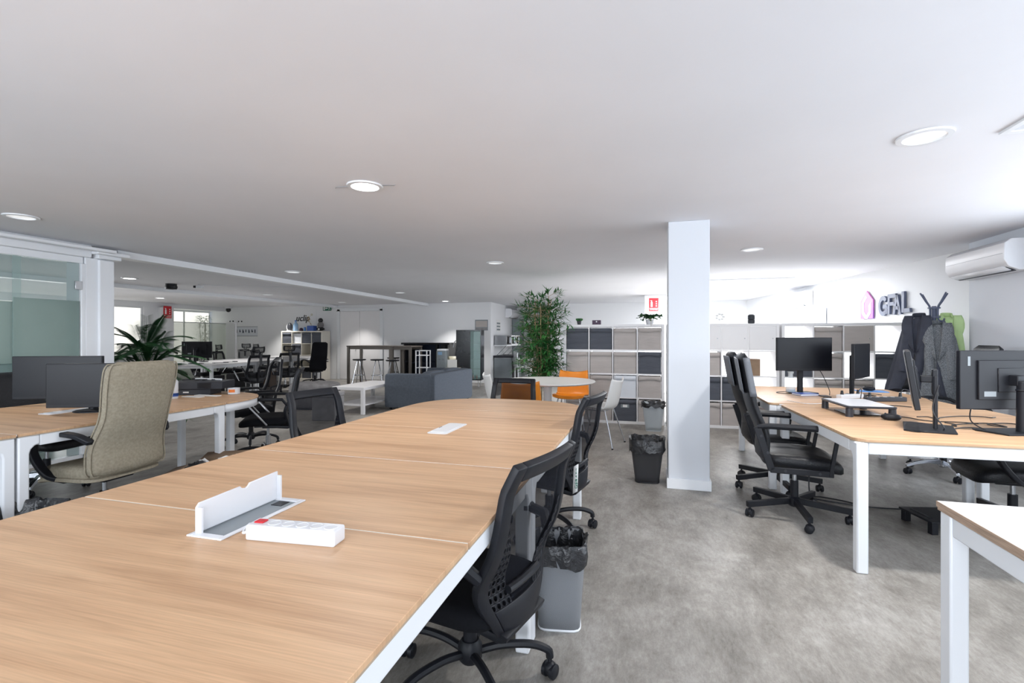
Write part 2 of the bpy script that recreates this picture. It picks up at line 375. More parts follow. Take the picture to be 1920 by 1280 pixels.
# glazed partition of the meeting room
g = struct('window_6', MB().b2((-5.87, -2.6, 2.06), (-5.81, 3.79, 2.13)).b2((-5.87, -2.6, 0), (-5.81, 3.79, .04)).b2((-5.88, 3.76, .04), (-5.79, 3.80, 2.06)), 'white', bevel=.004)
for y0, y1, xo in ((-2.5, .9, 0), (.9, 3.27, 0), (3.19, 3.75, .03)):
    MB().b2((-5.85+xo, y0, .04), (-5.84+xo, y1, 2.06)).build('glass_pane', 'glass', g, smooth=False)
    MB().b2((-5.838+xo, y0, 1.03), (-5.834+xo, y1, 1.66 if y0 > 3 else 1.62)).build('frosted_band', 'frost', g, smooth=False)
MB().b2((-5.80, 3.70, 1.78), (-5.785, 3.77, 1.87)).build('hinge', 'steel', g, bevel=.004)
# double door in the back wall
d = struct('door_1', MB().b2((-9.25, WB-.03, 0), (-9.15, WB-.001, 2.13)).b2((-7.78, WB-.03, 0), (-7.68, WB-.001, 2.13)).b2((-9.25, WB-.03, 2.07), (-7.68, WB-.001, 2.17)), 'white', bevel=.005)
for i, s in enumerate((-1, 1)):
    l = MB().b2((-8.465+s*.003, WB-.022, .01), (-8.465+s*.68, WB-.006, 2.065)).build('door_leaf', 'whitelam', d, bevel=.003)
    h = MB(); h.cyl((-8.465+s*.09, WB-.05, 1.0), (-8.465+s*.09, WB-.022, 1.0), .022); h.tube([(-8.465+s*.09, WB-.05, 1.0), (-8.465+s*.10, WB-.06, .97), (-8.465+s*.13, WB-.055, .86)], .008)
    h.build('door_handle', 'steel', l)
d = struct('door_2', MB().b2((-3.85, 15.75, 0), (-3.78, 15.799, 2.08)).b2((-2.99, 15.75, 0), (-2.92, 15.799, 2.08)).b2((-3.85, 15.75, 2.03), (-2.92, 15.799, 2.1)), 'white', bevel=.004)
l = MB().b2((-3.78, 15.76, .01), (-2.99, 15.79, 2.03)).build('door_leaf', 'creamlam', d); MB().b2((-3.77, 15.75, 1.05), (-3.0, 15.76, 1.09)).build('push_bar', 'dark', l)
struct('baseboard_back', MB().b2((-7.66, WB-.015, 0), (-4.32, WB-.001, .08)), 'white')
struct('wall_duct', MB().b2((-4.3, 15.2, 0), (-4.05, 15.78, 1.86)), 'greydisp', bevel=.005)

# ------------------------------------------------------------------ desks
TZ = .73
def leg(mb, x, y, dy, th=.058, wd=.055, zt=.7105, fil=.05):
    # leg plate in the YZ plane with a fillet running into the rail on the dy side
    poly = [(0, 0), (wd, 0), (wd, zt-.055-fil)]
    poly += [(wd+fil*(1-math.cos(R(a))), zt-.055-fil*(1-math.sin(R(a)))) for a in (30, 60, 90)]
    poly += [(wd+fil, zt), (0, zt)]
    if dy < 0: poly = [(-u, v) for u, v in poly][::-1]
    mb.prism([(y+u, v) for u, v in poly], YZ, x-th/2, x+th/2)
def desk(label, x0, x1, y0, y1, oaks, group, flap=False, r=(0, 0, 0, 0), split=True, cat='desk', opened=False):
    cx, cy = (x0+x1)/2, (y0+y1)/2; t = thing('bench_desk', label, cat, (cx, cy, 0), 0, group)
    W, L = (x1-x0)/2, (y1-y0)/2
    parts = [(-L+.002, -.003, (r[0], 0, 0, r[3])), (.003, L-.002, (0, r[1], r[2], 0))] if split else [(-L, L, r)]
    for i, (a, b, q) in enumerate(parts):
        mb = MB().prism(rr(-W, W, a, b, q), XY, .716, TZ); o = mb.build('tabletop', OAK[oaks[i]], t, bevel=.0015)
        MB().prism(rr(-W+.001, W-.001, a+.001, b-.001, q), XY, .711, .717).build('edge_band', 'oakedge', o)
    for sx in (-1, 1):
        x = sx*(W-.035)
        for sy in (-1, 1):
            mb = MB(); leg(mb, x, sy*(L-.004), -sy); mb.build('leg', 'white', t, bevel=.008)
        MB().b2((x-.027, -L+.11, .646), (x+.027, L-.11, .7105)).build('side_rail', 'white', t, bevel=.005)
    for sy in (-1, 1):
        y = sy*(L-.03); MB().b2((-W+.065, y-.022, .648), (W-.065, y+.022, .7105)).build('end_rail', 'white', t, bevel=.005)
    if split: MB().b2((-W+.004, -.0029, TZ-.004), (W-.004, .0029, TZ-.0008)).build('joint_strip', 'creamlam', t)
    MB().b2((-W+.003, L-.0019, TZ-.01), (W-.003, L+.0028, TZ-.0004)).build('joint_strip', 'whitelam', t)
    MB().b2((-.12, -L+.1, .655), (.12, L-.1, .665)).b2((-.12, -L+.1, .665), (-.11, L-.1, .705)).b2((.11, -L+.1, .665), (.12, L-.1, .705)).build('cable_tray', 'white', t)
    if flap:
        fl = MB().prism(rr(-.062, .062, -.17, .17, .02), XY, TZ, TZ+.004)
        if not opened:
            f = fl.build('cable_flap', 'whiteplastic', t, bevel=.001)
            MB().b2((-.046, -.14, TZ+.004), (.046, .14, TZ+.007)).build('lid', 'whiteplastic', f, bevel=.001)
            MB().b2((-.05, -.02, TZ+.0045), (-.046, .02, TZ+.0075)).build('finger_notch', 'dark', f)
        else:
            fl = MB()
            for a, b in (((-.06, -.17), (-.045, .17)), ((.045, -.17), (.06, .17)), ((-.045, -.17), (.045, -.145)), ((-.045, .145), (.045, .17))): fl.b2((*a, TZ), (*b, TZ+.005))
            f = fl.build('cable_flap', 'whiteplastic', t, bevel=.002)
            MB().b2((-.045, -.145, TZ+.0005), (.045, .145, TZ+.0015)).build('tray_opening', 'greydisp', f)
            poly = [(-.155, 0), (.155, 0), (.155, .093)]+[(.035, .088), (.028, .08), (.018, .076), (.004, .08), (-.003, .087)]+[(-.145, .083), (-.155, .072)]
            MB().prism([(u, TZ+.004+v) for u, v in poly], YZ, -.046, -.040).build('lid', 'whiteplastic', f, bevel=.002)
            MB().b2((-.04, -.152, TZ+.004), (-.026, -.146, TZ+.075)).build('lid_hinge', 'whiteplastic', f); MB().b2((-.04, .150, TZ+.004), (-.026, .157, TZ+.084)).build('lid_hinge', 'whiteplastic', f)
            MB().b2((-.02, .10, TZ+.0016), (.02, .14, TZ+.003)).build('cable_slot', 'black', f)
    return t
def endcap(label, x0, x1, y0, dep, oakn, group, legs):
    cx = (x0+x1)/2; W = (x1-x0)/2; t = thing('desk_end', label, 'desk', (cx, y0, 0), 0, group)
    def prof(w, dp, n=28): return [(w*math.copysign(abs(math.cos(PI*i/n))**.75, math.cos(PI*i/n)), .0+dp*abs(math.sin(PI*i/n))**.75) for i in range(n+1)]
    a = prof(W, dep)
    MB().prism([(u, max(v, .002)) for u, v in a], XY, .716, TZ).build('tabletop', OAK[oakn], t, bevel=.0015)
    MB().loft([[Vector((u*s, v*s+.002, z)) for u, v in a] for s, z in ((.985, .648), (.985, .7155))], caps=False).build('apron', 'white', t, solid=.02, off=-1)
    for x, y in legs: MB().prism(rr(x-cx-.028, x-cx+.028, y-y0-.028, y-y0+.028, .01, 2), XY, 0, .7155).build('leg', 'white', t)
    return t
BX0, BX1 = -1.885, -.468
G1 = 'oak topped bench desks of the long central table'
desk('oak topped white framed desk nearest the camera, on the near side of the power strip', BX0, BX1, -1.02, .478, (0, 1), G1)
desk('oak topped white framed desk with the open white cable flap and the power strip', BX0, BX1, .482, 1.982, (2, 0), G1, flap=True, opened=True)
desk('oak topped white framed desk with a closed white cable flap, far part of long table', BX0, BX1, 1.988, 3.498, (3, 4), G1, flap=True)
endcap('rounded oak desk end closing the far side of the long central table', BX0, BX1, 3.503, .70, 5, G1, [(-1.5, 4.0), (-.85, 4.0)])
G2 = 'oak topped bench desks along the left'
desk('left row oak desk nearest the camera, mostly cut by the left edge of the picture', -4.87, -3.445, .40, 1.91, (1, 2), G2)
desk('left row oak desk carrying the two monitors, behind the beige chair', -4.87, -3.445, 1.915, 3.33, (4, 3), G2, flap=True)
endcap('rounded oak desk end of the left row with the black device and mug', -4.87, -3.445, 3.335, .68, 0, G2, [(-3.88, 3.8), (-4.48, 3.8)])
G3 = 'oak topped bench desks on the right'
t = desk('right oak desk nearest the camera with rounded corners and white legs', 1.04, 2.46, 3.09, 4.53, (2, 5), G3, r=(.02, .02, .07, .07)); t.rotation_euler.z = R(2)
desk('second oak desk on the right, farther back, with the glass bottle on it', .95, 2.38, 4.56, 6.08, (1, 3), G3, r=(.05, .05, .05, .05))
# near white desk, lower right
t = thing('white_desk', 'white topped desk with plywood edge in the lower right corner', 'desk', (1.62, 1.19, 0))
MB().b2((-.70, -.78, .715), (.70, .78, .734)).build('tabletop', 'whitelam', t, bevel=.001)
MB().b2((-.699, -.779, .705), (.699, .779, .715)).b2((-.702, -.781, .7152), (-.7001, .781, .7335)).build('plywood_edge', 'ply', t)
for x in (-.67, .67):
    for y in (-.742, .742): MB().b2((x-.026, y-.03, 0), (x+.026, y+.03, .704)).build('leg', 'white', t, bevel=.006)
    MB().b2((x-.022, -.71, .64), (x+.022, .71, .704)).build('side_rail', 'white', t, bevel=.005)
for y in (-.742, .742): MB().b2((-.64, y-.022, .64), (.64, y+.022, .704)).build('end_rail', 'white', t, bevel=.005)

# ------------------------------------------------------------------ office chairs
def caster(t, x, y, ang, m='black'):
    mb = MB(); ca, sa = math.cos(ang), math.sin(ang)
    for s in (-1, 1):
        c = Vector((x-sa*s*.016, y+ca*s*.016, .028)); ax = Vector((-sa, ca, 0))*.010
        mb.tube([c-ax*1.1, c-ax*.7, c+ax*.7, c+ax*1.1], [.020, .027, .027, .020], 14)
    mb.ell((x, y, .036), (.026, .026, .026), n=10, m=6); mb.cyl((x, y, .04), (x, y, .085), .008, n=8)
    return mb.build('caster', m, t)
def five_base(t, kind, hs, r=.30, lift='black'):
    mb = MB(); b = None
    if kind == 'tube':
        mb.lathe([(.034, .085), (.045, .10), (.045, .145), (.032, .165)], n=16)
        for k in range(5):
            a = R(18+72*k); c, s = math.cos(a), math.sin(a)
            mb.tube([(c*q, s*q, z) for q, z in spline2([(0.03, .12), (.12, .135), (r*.75, .13), (r-.01, .105), (r, .075)])], .015, 8)
    elif kind == 'flat':
        mb.lathe([(.03, .07), (.042, .08), (.042, .13), (.03, .14)], n=16)
        for k in range(5):
            a = R(6+72*k); c, s = math.cos(a), math.sin(a)
            mb.bar((c*.03, s*.03, .11), (c*(r+.02), s*(r+.02), .09), .032, .04)
    else:
        mb.lathe([(.03, .07), (.045, .085), (.045, .14), (.03, .15)], n=16)
        for k in range(5):
            a = R(30+72*k); c, s = math.cos(a), math.sin(a); rings = []
            for q, z, wd, h in ((.03, .12, .05, .05), (.15, .125, .042, .035), (r*.8, .105, .036, .03), (r+.015, .08, .034, .026)):
                n = Vector((-s, c, 0)); p = Vector((c*q, s*q, z))
                rings.append([p+n*wd/2*i+Vector((0, 0, j*h/2)) for i, j in ((-1, -.9), (1, -.9), (.75, 1), (-.75, 1))])
            mb.loft(rings)
    b = mb.build('base', 'black' if kind != 'chrome' else 'chrome', t, bevel=.003 if kind != 'tube' else 0)
    off = {'tube': 18, 'flat': 6, 'chrome': 30}[kind]
    for k in range(5):
        a = R(off+72*k); caster(b, math.cos(a)*r, math.sin(a)*r, a+1.1+k*.7)
    g = MB(); g.cyl((0, 0, .10), (0, 0, .10+(hs-.20)*.62), .026, n=14); g.build('gas_lift', lift, t)
    g = MB(); g.cyl((0, 0, .1+(hs-.20)*.62), (0, 0, hs-.085), .014, n=10); g.build('piston', 'steel', t)
def spline2(pts, k=4): return [(p.x, p.y) for p in spline([(a, b, 0) for a, b in pts], k)]
def cushion(t, c, sz, m, name='seat', waterfall=.03, e=.38):
    mb = MB(); rings = []; n = 28; rows = 9
    for i in range(rows+1):
        tt = -PI/2+PI*i/rows; cz = math.copysign(abs(math.sin(tt))**.7, math.sin(tt)); cr = max(abs(math.cos(tt))**.35, .02)
        ring = []
        for k in range(n):
            a = 2*PI*k/n; x = math.copysign(abs(math.cos(a))**e, math.cos(a))*cr; y = math.copysign(abs(math.sin(a))**e, math.sin(a))*cr
            z = cz*sz[2]/2-waterfall*max(0, y)**3+.012*abs(x)**3*(1 if cz > 0 else 0)
            ring.append(Vector((c[0]+x*sz[0]/2*(1-.05*(y < 0)*abs(y)), c[1]+y*sz[1]/2, c[2]+z)))
        rings.append(ring)
    mb.loft(rings); return mb.build(name, m, t, ang=60)
def mesh_chair(label, loc, rz, hs=.42, head=False, arms='black', base='tube', group=None, bh=.54, perf=True, lift='black', fab='mesh', rnd=False, armz=.20):
    t = thing('mesh_office_chair', label, 'office chair', loc, rz, group)
    five_base(t, base, hs, lift=lift)
    MB().b2((-.09, -.12, hs-.105), (.09, .12, hs-.075)).b2((.09, -.01, hs-.095), (.20, .01, hs-.085)).build('tilt_mechanism', 'dark', t, bevel=.01)
    cushion(t, (0, .02, hs-.035), (.48, .47, .085), 'fabric')
    zb = hs-.09; bh += .045
    def wd(v): return (.14+.105*math.sin(min(1, v/.36)*PI/2)) if v < .36 else .245-(.025 if not rnd else .06)*((v-.36)/.64)**1.5
    def S(u, v, o=0):
        y = -.235-.075*v+.045*math.exp(-((v-.28)/.18)**2)+.035*u*u*(1-.4*v)-.03*max(0, v-.85)/.15-o
        x = u*wd(v)
        if rnd and v > .75: x *= math.sqrt(max(0, 1-((v-.75)/.27)**2))*.9+.1
        return Vector((x, y, zb+v*bh))
    g = MB()
    def patch(u0, u1, v0, v1, nu=4, nv=16): g.grid(lambda a, b: S(u0(b) if callable(u0) else u0+(0)*a, v0+(v1-v0)*b).lerp(S(u1(b) if callable(u1) else u1, v0+(v1-v0)*b), a) if nu == 1 else S((u0(b) if callable(u0) else u0)+((u1(b) if callable(u1) else u1)-(u0(b) if callable(u0) else u0))*a, v0+(v1-v0)*b), nu, nv)
    patch(.80, 1, 0, 1, 2, 22); patch(-1, -.80, 0, 1, 2, 22); patch(-.80, .80, .915, 1, 12, 2); patch(-.80, .80, 0, .15, 12, 3)
    # shell running from the foot of the back under the seat
    path = [(-.228, zb+.005), (-.222, zb-.012), (-.195, zb-.022), (-.10, zb-.012), (.04, zb-.006)]
    g.grid(lambda a, b: Vector(((a*2-1)*(.138-.02*b), *_pp(path, b))), 6, 8)
    fr = g.build('backrest_frame', 'black', t, solid=.028 if perf else .026, bevel=.006)
    g = MB(); g.grid(lambda a, b: S(-.84+1.68*a, .08+.86*b, -.004), 12, 14); g.build('backrest_mesh', fab, t)
    if perf:
        for sg in (-1, 1):
            g = MB(); nu, nv = 4, 11
            inner = lambda v: .36+.42*max(0, min(1, (v-.10)/.55))**1.5
            def cp(a, b): v = .09+.56*b; ui = inner(v); return S(sg*(ui+(.84-ui)*a), v, .006)
            for i in range(nu):
                for j in range(nv):
                    n0 = len(g.v); outer = [(0, 0), (.5, 0), (1, 0), (1, .5), (1, 1), (.5, 1), (0, 1), (0, .5)]
                    vs = [cp((i+a)/nu, (j+b)/nv) for a, b in outer]
                    vs += [cp((i+.5+.34*math.cos(R(225+45*k)))/nu, (j+.5+.34*math.sin(R(225+45*k)))/nv) for k in range(8)]
                    g.add(vs, [(k, (k+1) % 8, 8+(k+1) % 8, 8+k) for k in range(8)])
            g.build('perforated_panel', 'black', t, solid=.006, ang=60)
        g = MB(); g.tube([S(-.45+.9*i/8, .24, .02) for i in range(9)], .014, 8); g.build('lumbar_support', 'black', t)
    else:
        g = MB(); g.tube([Vector((0, -.235-.02*i, zb+.0+i*.12)) for i in range(3)], .02, 8)
        g.grid(lambda a, b: S(-.8+1.6*a, .22+.14*b, .02), 8, 3); g.build('lumbar_support', 'black', t, solid=.01)
    if arms:
        for sg in (-1, 1):
            a = MB(); x = sg*.275; az = hs+armz
            if arms == 'chrome':
                a.tube([S(sg*.98, .38), (x, -.16, az-.005), (x, .0, az), (x, .14, az)], [.014, .016, .018, .018], 8)
                p = a.build('armrest', 'black', t)
                q = MB(); q.bar((x, .13, az-.01), (x, .16, az-.07), .045, .03); q.build('arm_bracket', 'dark', p, bevel=.004)
                q = MB(); q.bar((x, .14, az-.06), (sg*.25, -.02, hs-.06), .022, .016); q.build('arm_strut', 'chrome', p, bevel=.003)
            else:
                a.tube([(sg*.24, -.20, az-.06), (x, -.17, az-.015), (x, -.10, az)], [.02, .022, .02], 8)
                a.prism(rr(x-.032, x+.032, -.12, .09, .025, 3), XY, az-.014, az+.014)
                a.build('armrest', 'black', t, bevel=.005)
    if head:
        g = MB(); 
        for sx in (-.035, .035): g.bar((sx, -.33, zb+bh-.06), (sx, -.33, zb+bh+.09), .015, .01)
        g.bar((0, -.345, zb+bh-.2), (0, -.34, zb+bh+.02), .05, .02)
        g.build('headrest_post', 'black', t)
        g = MB(); z0 = zb+bh+.04
        def H(a, b, o=0): u = a*2-1; return Vector((u*.135*(1-.15*abs(b-.5)), -.305+.05*u*u-.02*b-o, z0+.125*b+.012*u*u))
        for a0, a1, b0, b1 in ((0, 1, 0, .16), (0, 1, .84, 1), (0, .12, .16, .84), (.88, 1, .16, .84)): g.grid(lambda a, b: H(a0+(a1-a0)*a, b0+(b1-b0)*b), 8, 3)
        h = g.build('headrest_frame', 'black', t, solid=.02); g = MB(); g.grid(lambda a, b: H(.08+.84*a, .1+.8*b), 8, 4); g.build('headrest_mesh', fab, h)
    return t
def _pp(path, b):
    s = b*(len(path)-1); i = min(int(s), len(path)-2); f = s-i
    return (path[i][0]*(1-f)+path[i+1][0]*f, path[i][1]*(1-f)+path[i+1][1]*f)
def padded_chair(name, label, loc, rz, mback, mseat, hs=.46, ht=1.14, base='chrome', arms='loop', wv=None, group=None, ribs=0, piping=False, panel=False, th=.055):
    t = thing(name, label, 'office chair', loc, rz, group)
    five_base(t, base, hs-.02, r=.31 if base != 'flat' else .33)
    MB().b2((-.10, -.13, hs-.13), (.10, .13, hs-.095)).b2((.1, -.01, hs-.12), (.22, .01, hs-.105)).build('tilt_mechanism', 'black', t, bevel=.008)
    cushion(t, (0, .02, hs-.045), (.50, .50, .10), mseat, waterfall=.045)
    if piping: cushion(t, (0, .02, hs-.085), (.515, .51, .03), mseat, 'seat_shell', .045)
    z0 = hs-.06 if not piping else hs-.07; H = ht-z0
    wv = wv or (lambda v: .235-.03*v)
    def prof(v): return -.235-.13*v+.04*math.exp(-((v-.25)/.18)**2)
    mb = MB(); rings = []; rows = 26; n = 24
    for i in range(rows+1):
        v = i/rows; e = min(1, min(v, 1-v)/.09); sh = math.sqrt(max(0, 1-(1-e)**2)); wdt = wv(v)*(.80+.20*sh); dt = th*(.35+.65*sh)
        if i in (0, rows): dt *= .25; wdt *= .93
        rb = 1+(.12*math.sin(v*PI*2*ribs) if ribs else 0)
        ring = []
        for k in range(n):
            a = 2*PI*k/n; x = math.copysign(abs(math.cos(a))**.42, math.cos(a)); y = math.copysign(abs(math.sin(a))**.55, math.sin(a))
            ring.append(Vector((x*wdt, prof(v)+y*dt*.5*(rb if y > 0 else 1)+.03*x*x, z0+v*H)))
        rings.append(ring)
    mb.loft(rings); b = mb.build('backrest', mback, t, ang=70)
    if piping:
        for side, oy in ((1, .022), (-1, -.022)):
            pts = []
            for i in range(41):
                v = .02+.96*i/40 if i <= 40 else 0; pts.append((wv(v)*(.80+.2*math.sqrt(max(0, 1-(1-min(1, min(v, 1-v)/.09))**2)))*1.0, v))
            loop = [Vector((x, prof(v)+oy+.03, z0+v*H)) for x, v in pts]+[Vector((-x, prof(v)+oy+.03, z0+v*H)) for x, v in pts[::-1]]
            g = MB(); g.tube(loop+[loop[0]], .005, 6); g.build('piping', mback, b)
    if panel:
        for sg in (-1, 1):
            g = MB(); g.grid(lambda a, q: Vector((sg*(wv(.6+.36*q)+.003), prof(.6+.36*q)+.03+(a-.5)*th*.8, z0+(.6+.36*q)*H)), 2, 8); g.build('side_panel', 'greyleather', b, solid=.006)
        g = MB(); g.grid(lambda a, q: Vector(((a*2-1)*.17, prof(.62+.33*q)-th*.5+.0, z0+(.62+.33*q)*H)), 6, 6); g.build('rear_panel', 'greyleather', b, solid=.006)
    for sg in (-1, 1):
        a = MB(); x = sg*.285; az = hs+.20
        if arms == 'wood':
            a.tube([(x, -.27, az-.0), (x, -.2, az+.008), (x, .1, az+.005), (x, .19, az-.005), (x, .215, az-.03)], [.017, .02, .022, .02, .014], 8)
            p = a.build('armrest', 'black', t)
            q = MB(); q.bar((x, .205, az-.03), (x, .16, hs-.10), .028, .022); q.bar((x, .18, hs-.085), (x, -.19, hs-.085), .025, .04); q.bar((x, -.18, hs-.09), (x, -.27, az), .025, .045); q.build('arm_frame', 'black', p, bevel=.004)
            for yy, zz in ((-.205, hs+.03), (-.245, hs+.14), (-.1, hs-.085), (.1, hs-.085)): MB().cyl((x+sg*.012, yy, zz), (x+sg*.018, yy, zz), .009, n=10).build('bolt', 'dark', p)
        else:
            pts = spline([(sg*.245, -.23, hs+.16), (x, -.15, az+.01), (x, .05, az+.015), (x, .17, az-.02), (x, .19, hs+.08), (x-sg*.02, .10, hs-.05), (sg*.2, .02, hs-.10)], 5)
            g = MB(); rings = []
            for i, p in enumerate(pts):
                tg = (pts[min(i+1, len(pts)-1)]-pts[max(i-1, 0)]).normalized(); sx = Vector((1, 0, 0)); nn = tg.cross(sx).normalized()
                rings.append([p+sx*.025*aa+nn*.014*bb for aa, bb in ((-1, -1), (1, -1), (1, 1), (-1, 1))])
            g.loft(rings); g.build('armrest', 'black', t, bevel=.006)
    return t
# around the long central table
mesh_chair('largest black mesh office chair, perforated back, pushed under the right side of the long table', (-.645, 1.71, 0), 76, hs=.40, bh=.535, arms='black', group=None, armz=.19)
c2 = mesh_chair('black mesh office chair with white name tape, right of the long table', (-.65, 3.2, 0), 79, hs=.42, bh=.54, armz=.19)
g = MB(); g.grid(lambda a, b: Vector((-.22+.012*b-.03*b, -.262+.03*a-.012*b, .36+.17*b-.02*a)), 1, 3); tp = g.build('name_tape', 'paper', c2, solid=.002)
tp.location = (0, -.012, .0)
text('lettering', 'GERARD', .034, 'greensign', tp, (-.232, -.262, .445), (R(90), R(-84), R(-20)), .0008)
mesh_chair('black mesh office chair behind the rounded table end, orange chair seen through its back', (-1.36, 4.55, 0), 178, hs=.44, bh=.46, perf=False, arms=None)
mesh_chair('black mesh office chair left of the long table, grey storage cube seen through its back', (-2.06, 2.99, 0), -101, hs=.40, bh=.54)
# left row
mesh_chair('black mesh office chair seen from the side, chrome arm struts, right of left desk end', (-3.85, 4.25, 0), 125, hs=.46, bh=.54, arms='chrome', lift='chrome')
mesh_chair('black office chair with a rounded arched mesh back behind the rounded left desk end', (-4.52, 4.72, 0), 150, hs=.46, bh=.62, arms='chrome', rnd=True, perf=False)
padded_chair('upholstered_office_chair', 'beige felt upholstered office chair with high shaped back', (-3.53, 2.43, 0), 92, 'beige', 'beige', hs=.47, ht=1.125, piping=True, th=.07,
    wv=lambda v: .248-.022*math.exp(-((v-.52)/.2)**2)-.018*v)
padded_chair('leather_office_chair', 'black leather chair with chrome base on the far side of the left desks', (-4.95, 2.95, 0), -80, 'leather', 'leather', hs=.46, ht=.98, base='chrome')
padded_chair('leather_office_chair', 'black leather chair under the left edge of the picture beside the bin', (-4.75, 1.75, 0), -95, 'leather', 'leather', hs=.46, ht=.9, base='chrome')
# right table
padded_chair('high_back_chair', 'black high backed armchair with flat wooden arms, nearer of the two at the right desk', (.99, 3.95, 0), -95, 'leather', 'leather', hs=.47, ht=1.165, base='flat', arms='wood', panel=True, wv=lambda v: .22-.03*v)
padded_chair('high_back_chair', 'black high backed armchair behind the nearer one at the right desk', (1.02, 4.68, 0), -90, 'leather', 'leather', hs=.46, ht=1.155, base='flat', arms='wood', panel=True, wv=lambda v: .22-.03*v)
padded_chair('leather_office_chair', 'black ribbed leather chair with chrome base on the far side of the right desks', (2.62, 5.5, 0), 88, 'leather', 'leather', hs=.47, ht=1.205, base='chrome', ribs=11)
padded_chair('leather_office_chair', 'black leather chair whose seat slides under the near right desk, cut by the right edge', (2.30, 4.03, 0), 84, 'leather', 'leather', hs=.45, ht=1.1, base='flat')

# ------------------------------------------------------------------ monitors
def monitor(label, loc, rz, W=.54, H=.32, zc=.36, tilt=0, style='square', base=(.24, .18), back_detail=True, curved=0, col=.05):
    """screen faces local -Y"""
    t = thing('monitor', label, 'monitor', loc, rz)
    rt = Matrix.Rotation(R(tilt), 4, 'X'); T0 = Matrix.Translation((0, -.035, zc))@rt
    g = MB(); g.M = T0; g.b2((-W/2, 0, -H/2), (W/2, .028, H/2)); h = g.build('housing', 'black', t, bevel=.004)
    g = MB(); g.M = T0; g.b2((-W/2+.008, -.002, -H/2+.022), (W/2-.008, .0, H/2-.008)); g.build('screen', 'screen', t)
    g = MB(); g.M = T0; g.b2((-W/3, .028, -H/3), (W/3, .040, H/3)); g.b2((-.09, .040, -.07), (.09, .046, .07)); q = g.build('rear_cover', 'black', t, bevel=.008)
    for i in range(6): g = MB(); g.M = T0; g.b2((-W/3.4, .0402, -H/4.5+i*.012), (-.1, .0412, -H/4.5+i*.012+.004)); g.build('vent_slot', 'blackg', q)
    g = MB(); g.M = T0; g.b2((W/2-.06, .028, H/2-.09), (W/2-.045, .0295, H/2-.035)); g.build('sticker', 'greydisp', q); g = MB(); g.M = T0; g.b2((.10, .0405, -H/4-.01), (.17, .0416, -H/4+.02)); g.build('sticker', 'greydisp', q)
    if style == 'square': g = MB().b2((-col/2, .035, .006), (col/2, .065, zc+.05)).b2((-.02, .0, zc-.03), (.02, .05, zc+.03))
    elif style == 'flat': g = MB().b2((-col/2, .08, .006), (col/2, .10, zc+.02)).b2((-col/2+.005, .074, zc*.7), (col/2-.005, .10, zc+.06)).b2((-.03, .02, zc-.02), (.03, .09, zc+.02))
    else: g = MB(); g.cyl((0, .06, .006), (0, .06, zc), .03, .027, 18); g.cyl((0, .06, zc*.8), (0, .06, zc*.84), .032, n=18); g.b2((-.03, .0, zc-.03), (.03, .06, zc+.03))
    g.build('stand', 'black', t, bevel=.005)
    if style == 'round': MB().lathe([(.03, .022), (.10, .012), (.115, .006), (.115, 0)][::-1], (0, .06, 0), 24, 1.1, .9).build('foot', 'black', t)
    else: MB().prism([(-base[0]/2, -.06), (base[0]/2, -.06), (base[0]/2+.02, -.02), (base[0]/2-.02, base[1]-.06), (-base[0]/2+.02, base[1]-.06), (-base[0]/2-.02, -.02)], XY, 0, .010).build('foot', 'black', t, bevel=.003)
    return t
monitor('large dark monitor on the left desk, left of the one behind the beige chair', (-4.62, 2.85, TZ), 27, W=.63, H=.345, zc=.225, style='round')
monitor('dark monitor on the left desk, partly hidden by the beige chair', (-3.97, 2.62, TZ), 24, W=.50, H=.32, zc=.20, style='round')
monitor('dark monitor facing the camera on the far right desk, behind the glass bottle', (1.43, 5.42, TZ), 12, W=.52, H=.325, zc=.385)
monitor('slim monitor seen nearly edge on, in the middle of the right desks', (1.86, 5.30, TZ), 57, W=.50, H=.32, zc=.33)
monitor('tilted monitor seen edge on with tall flat stand, among cables on the near right desk', (1.55, 3.55, TZ), -112, W=.50, H=.34, zc=.30, tilt=8, style='flat', base=(.34, .24), col=.10)
monitor('black monitor showing its back at the right edge of the near right desk', (2.03, 3.56, TZ), 196, W=.60, H=.345, zc=.30, style='cyl', base=(.36, .2))
# ------------------------------------------------------------------ things on the central table
t = thing('power_strip', 'white power strip with red switch on the long table', 'power strip', (-.93, 1.125, TZ), 5)
MB().prism(rr(-.132, .132, 0, .042, .006, 3), XZ, -.028, .028).build('housing', 'whiteplastic', t, bevel=.004)
MB().b2((-.118, -.012, .042), (-.09, .012, .046)).build('switch', 'red', t, bevel=.002)
for i in range(5):
    MB().lathe([(.0175, .0421), (.0175, .0432), (.015, .0432), (.015, .0424)], (-.062+i*.042, 0, 0), 16).build('socket', 'whiteplastic', t)
g = MB().tube(spline([(-.13, 0, .02), (-.15, -.01, .012), (-.165, .01, .01), (-.18, .05, .012)]), .004, 6); g.build('cord', 'whiteplastic', t)

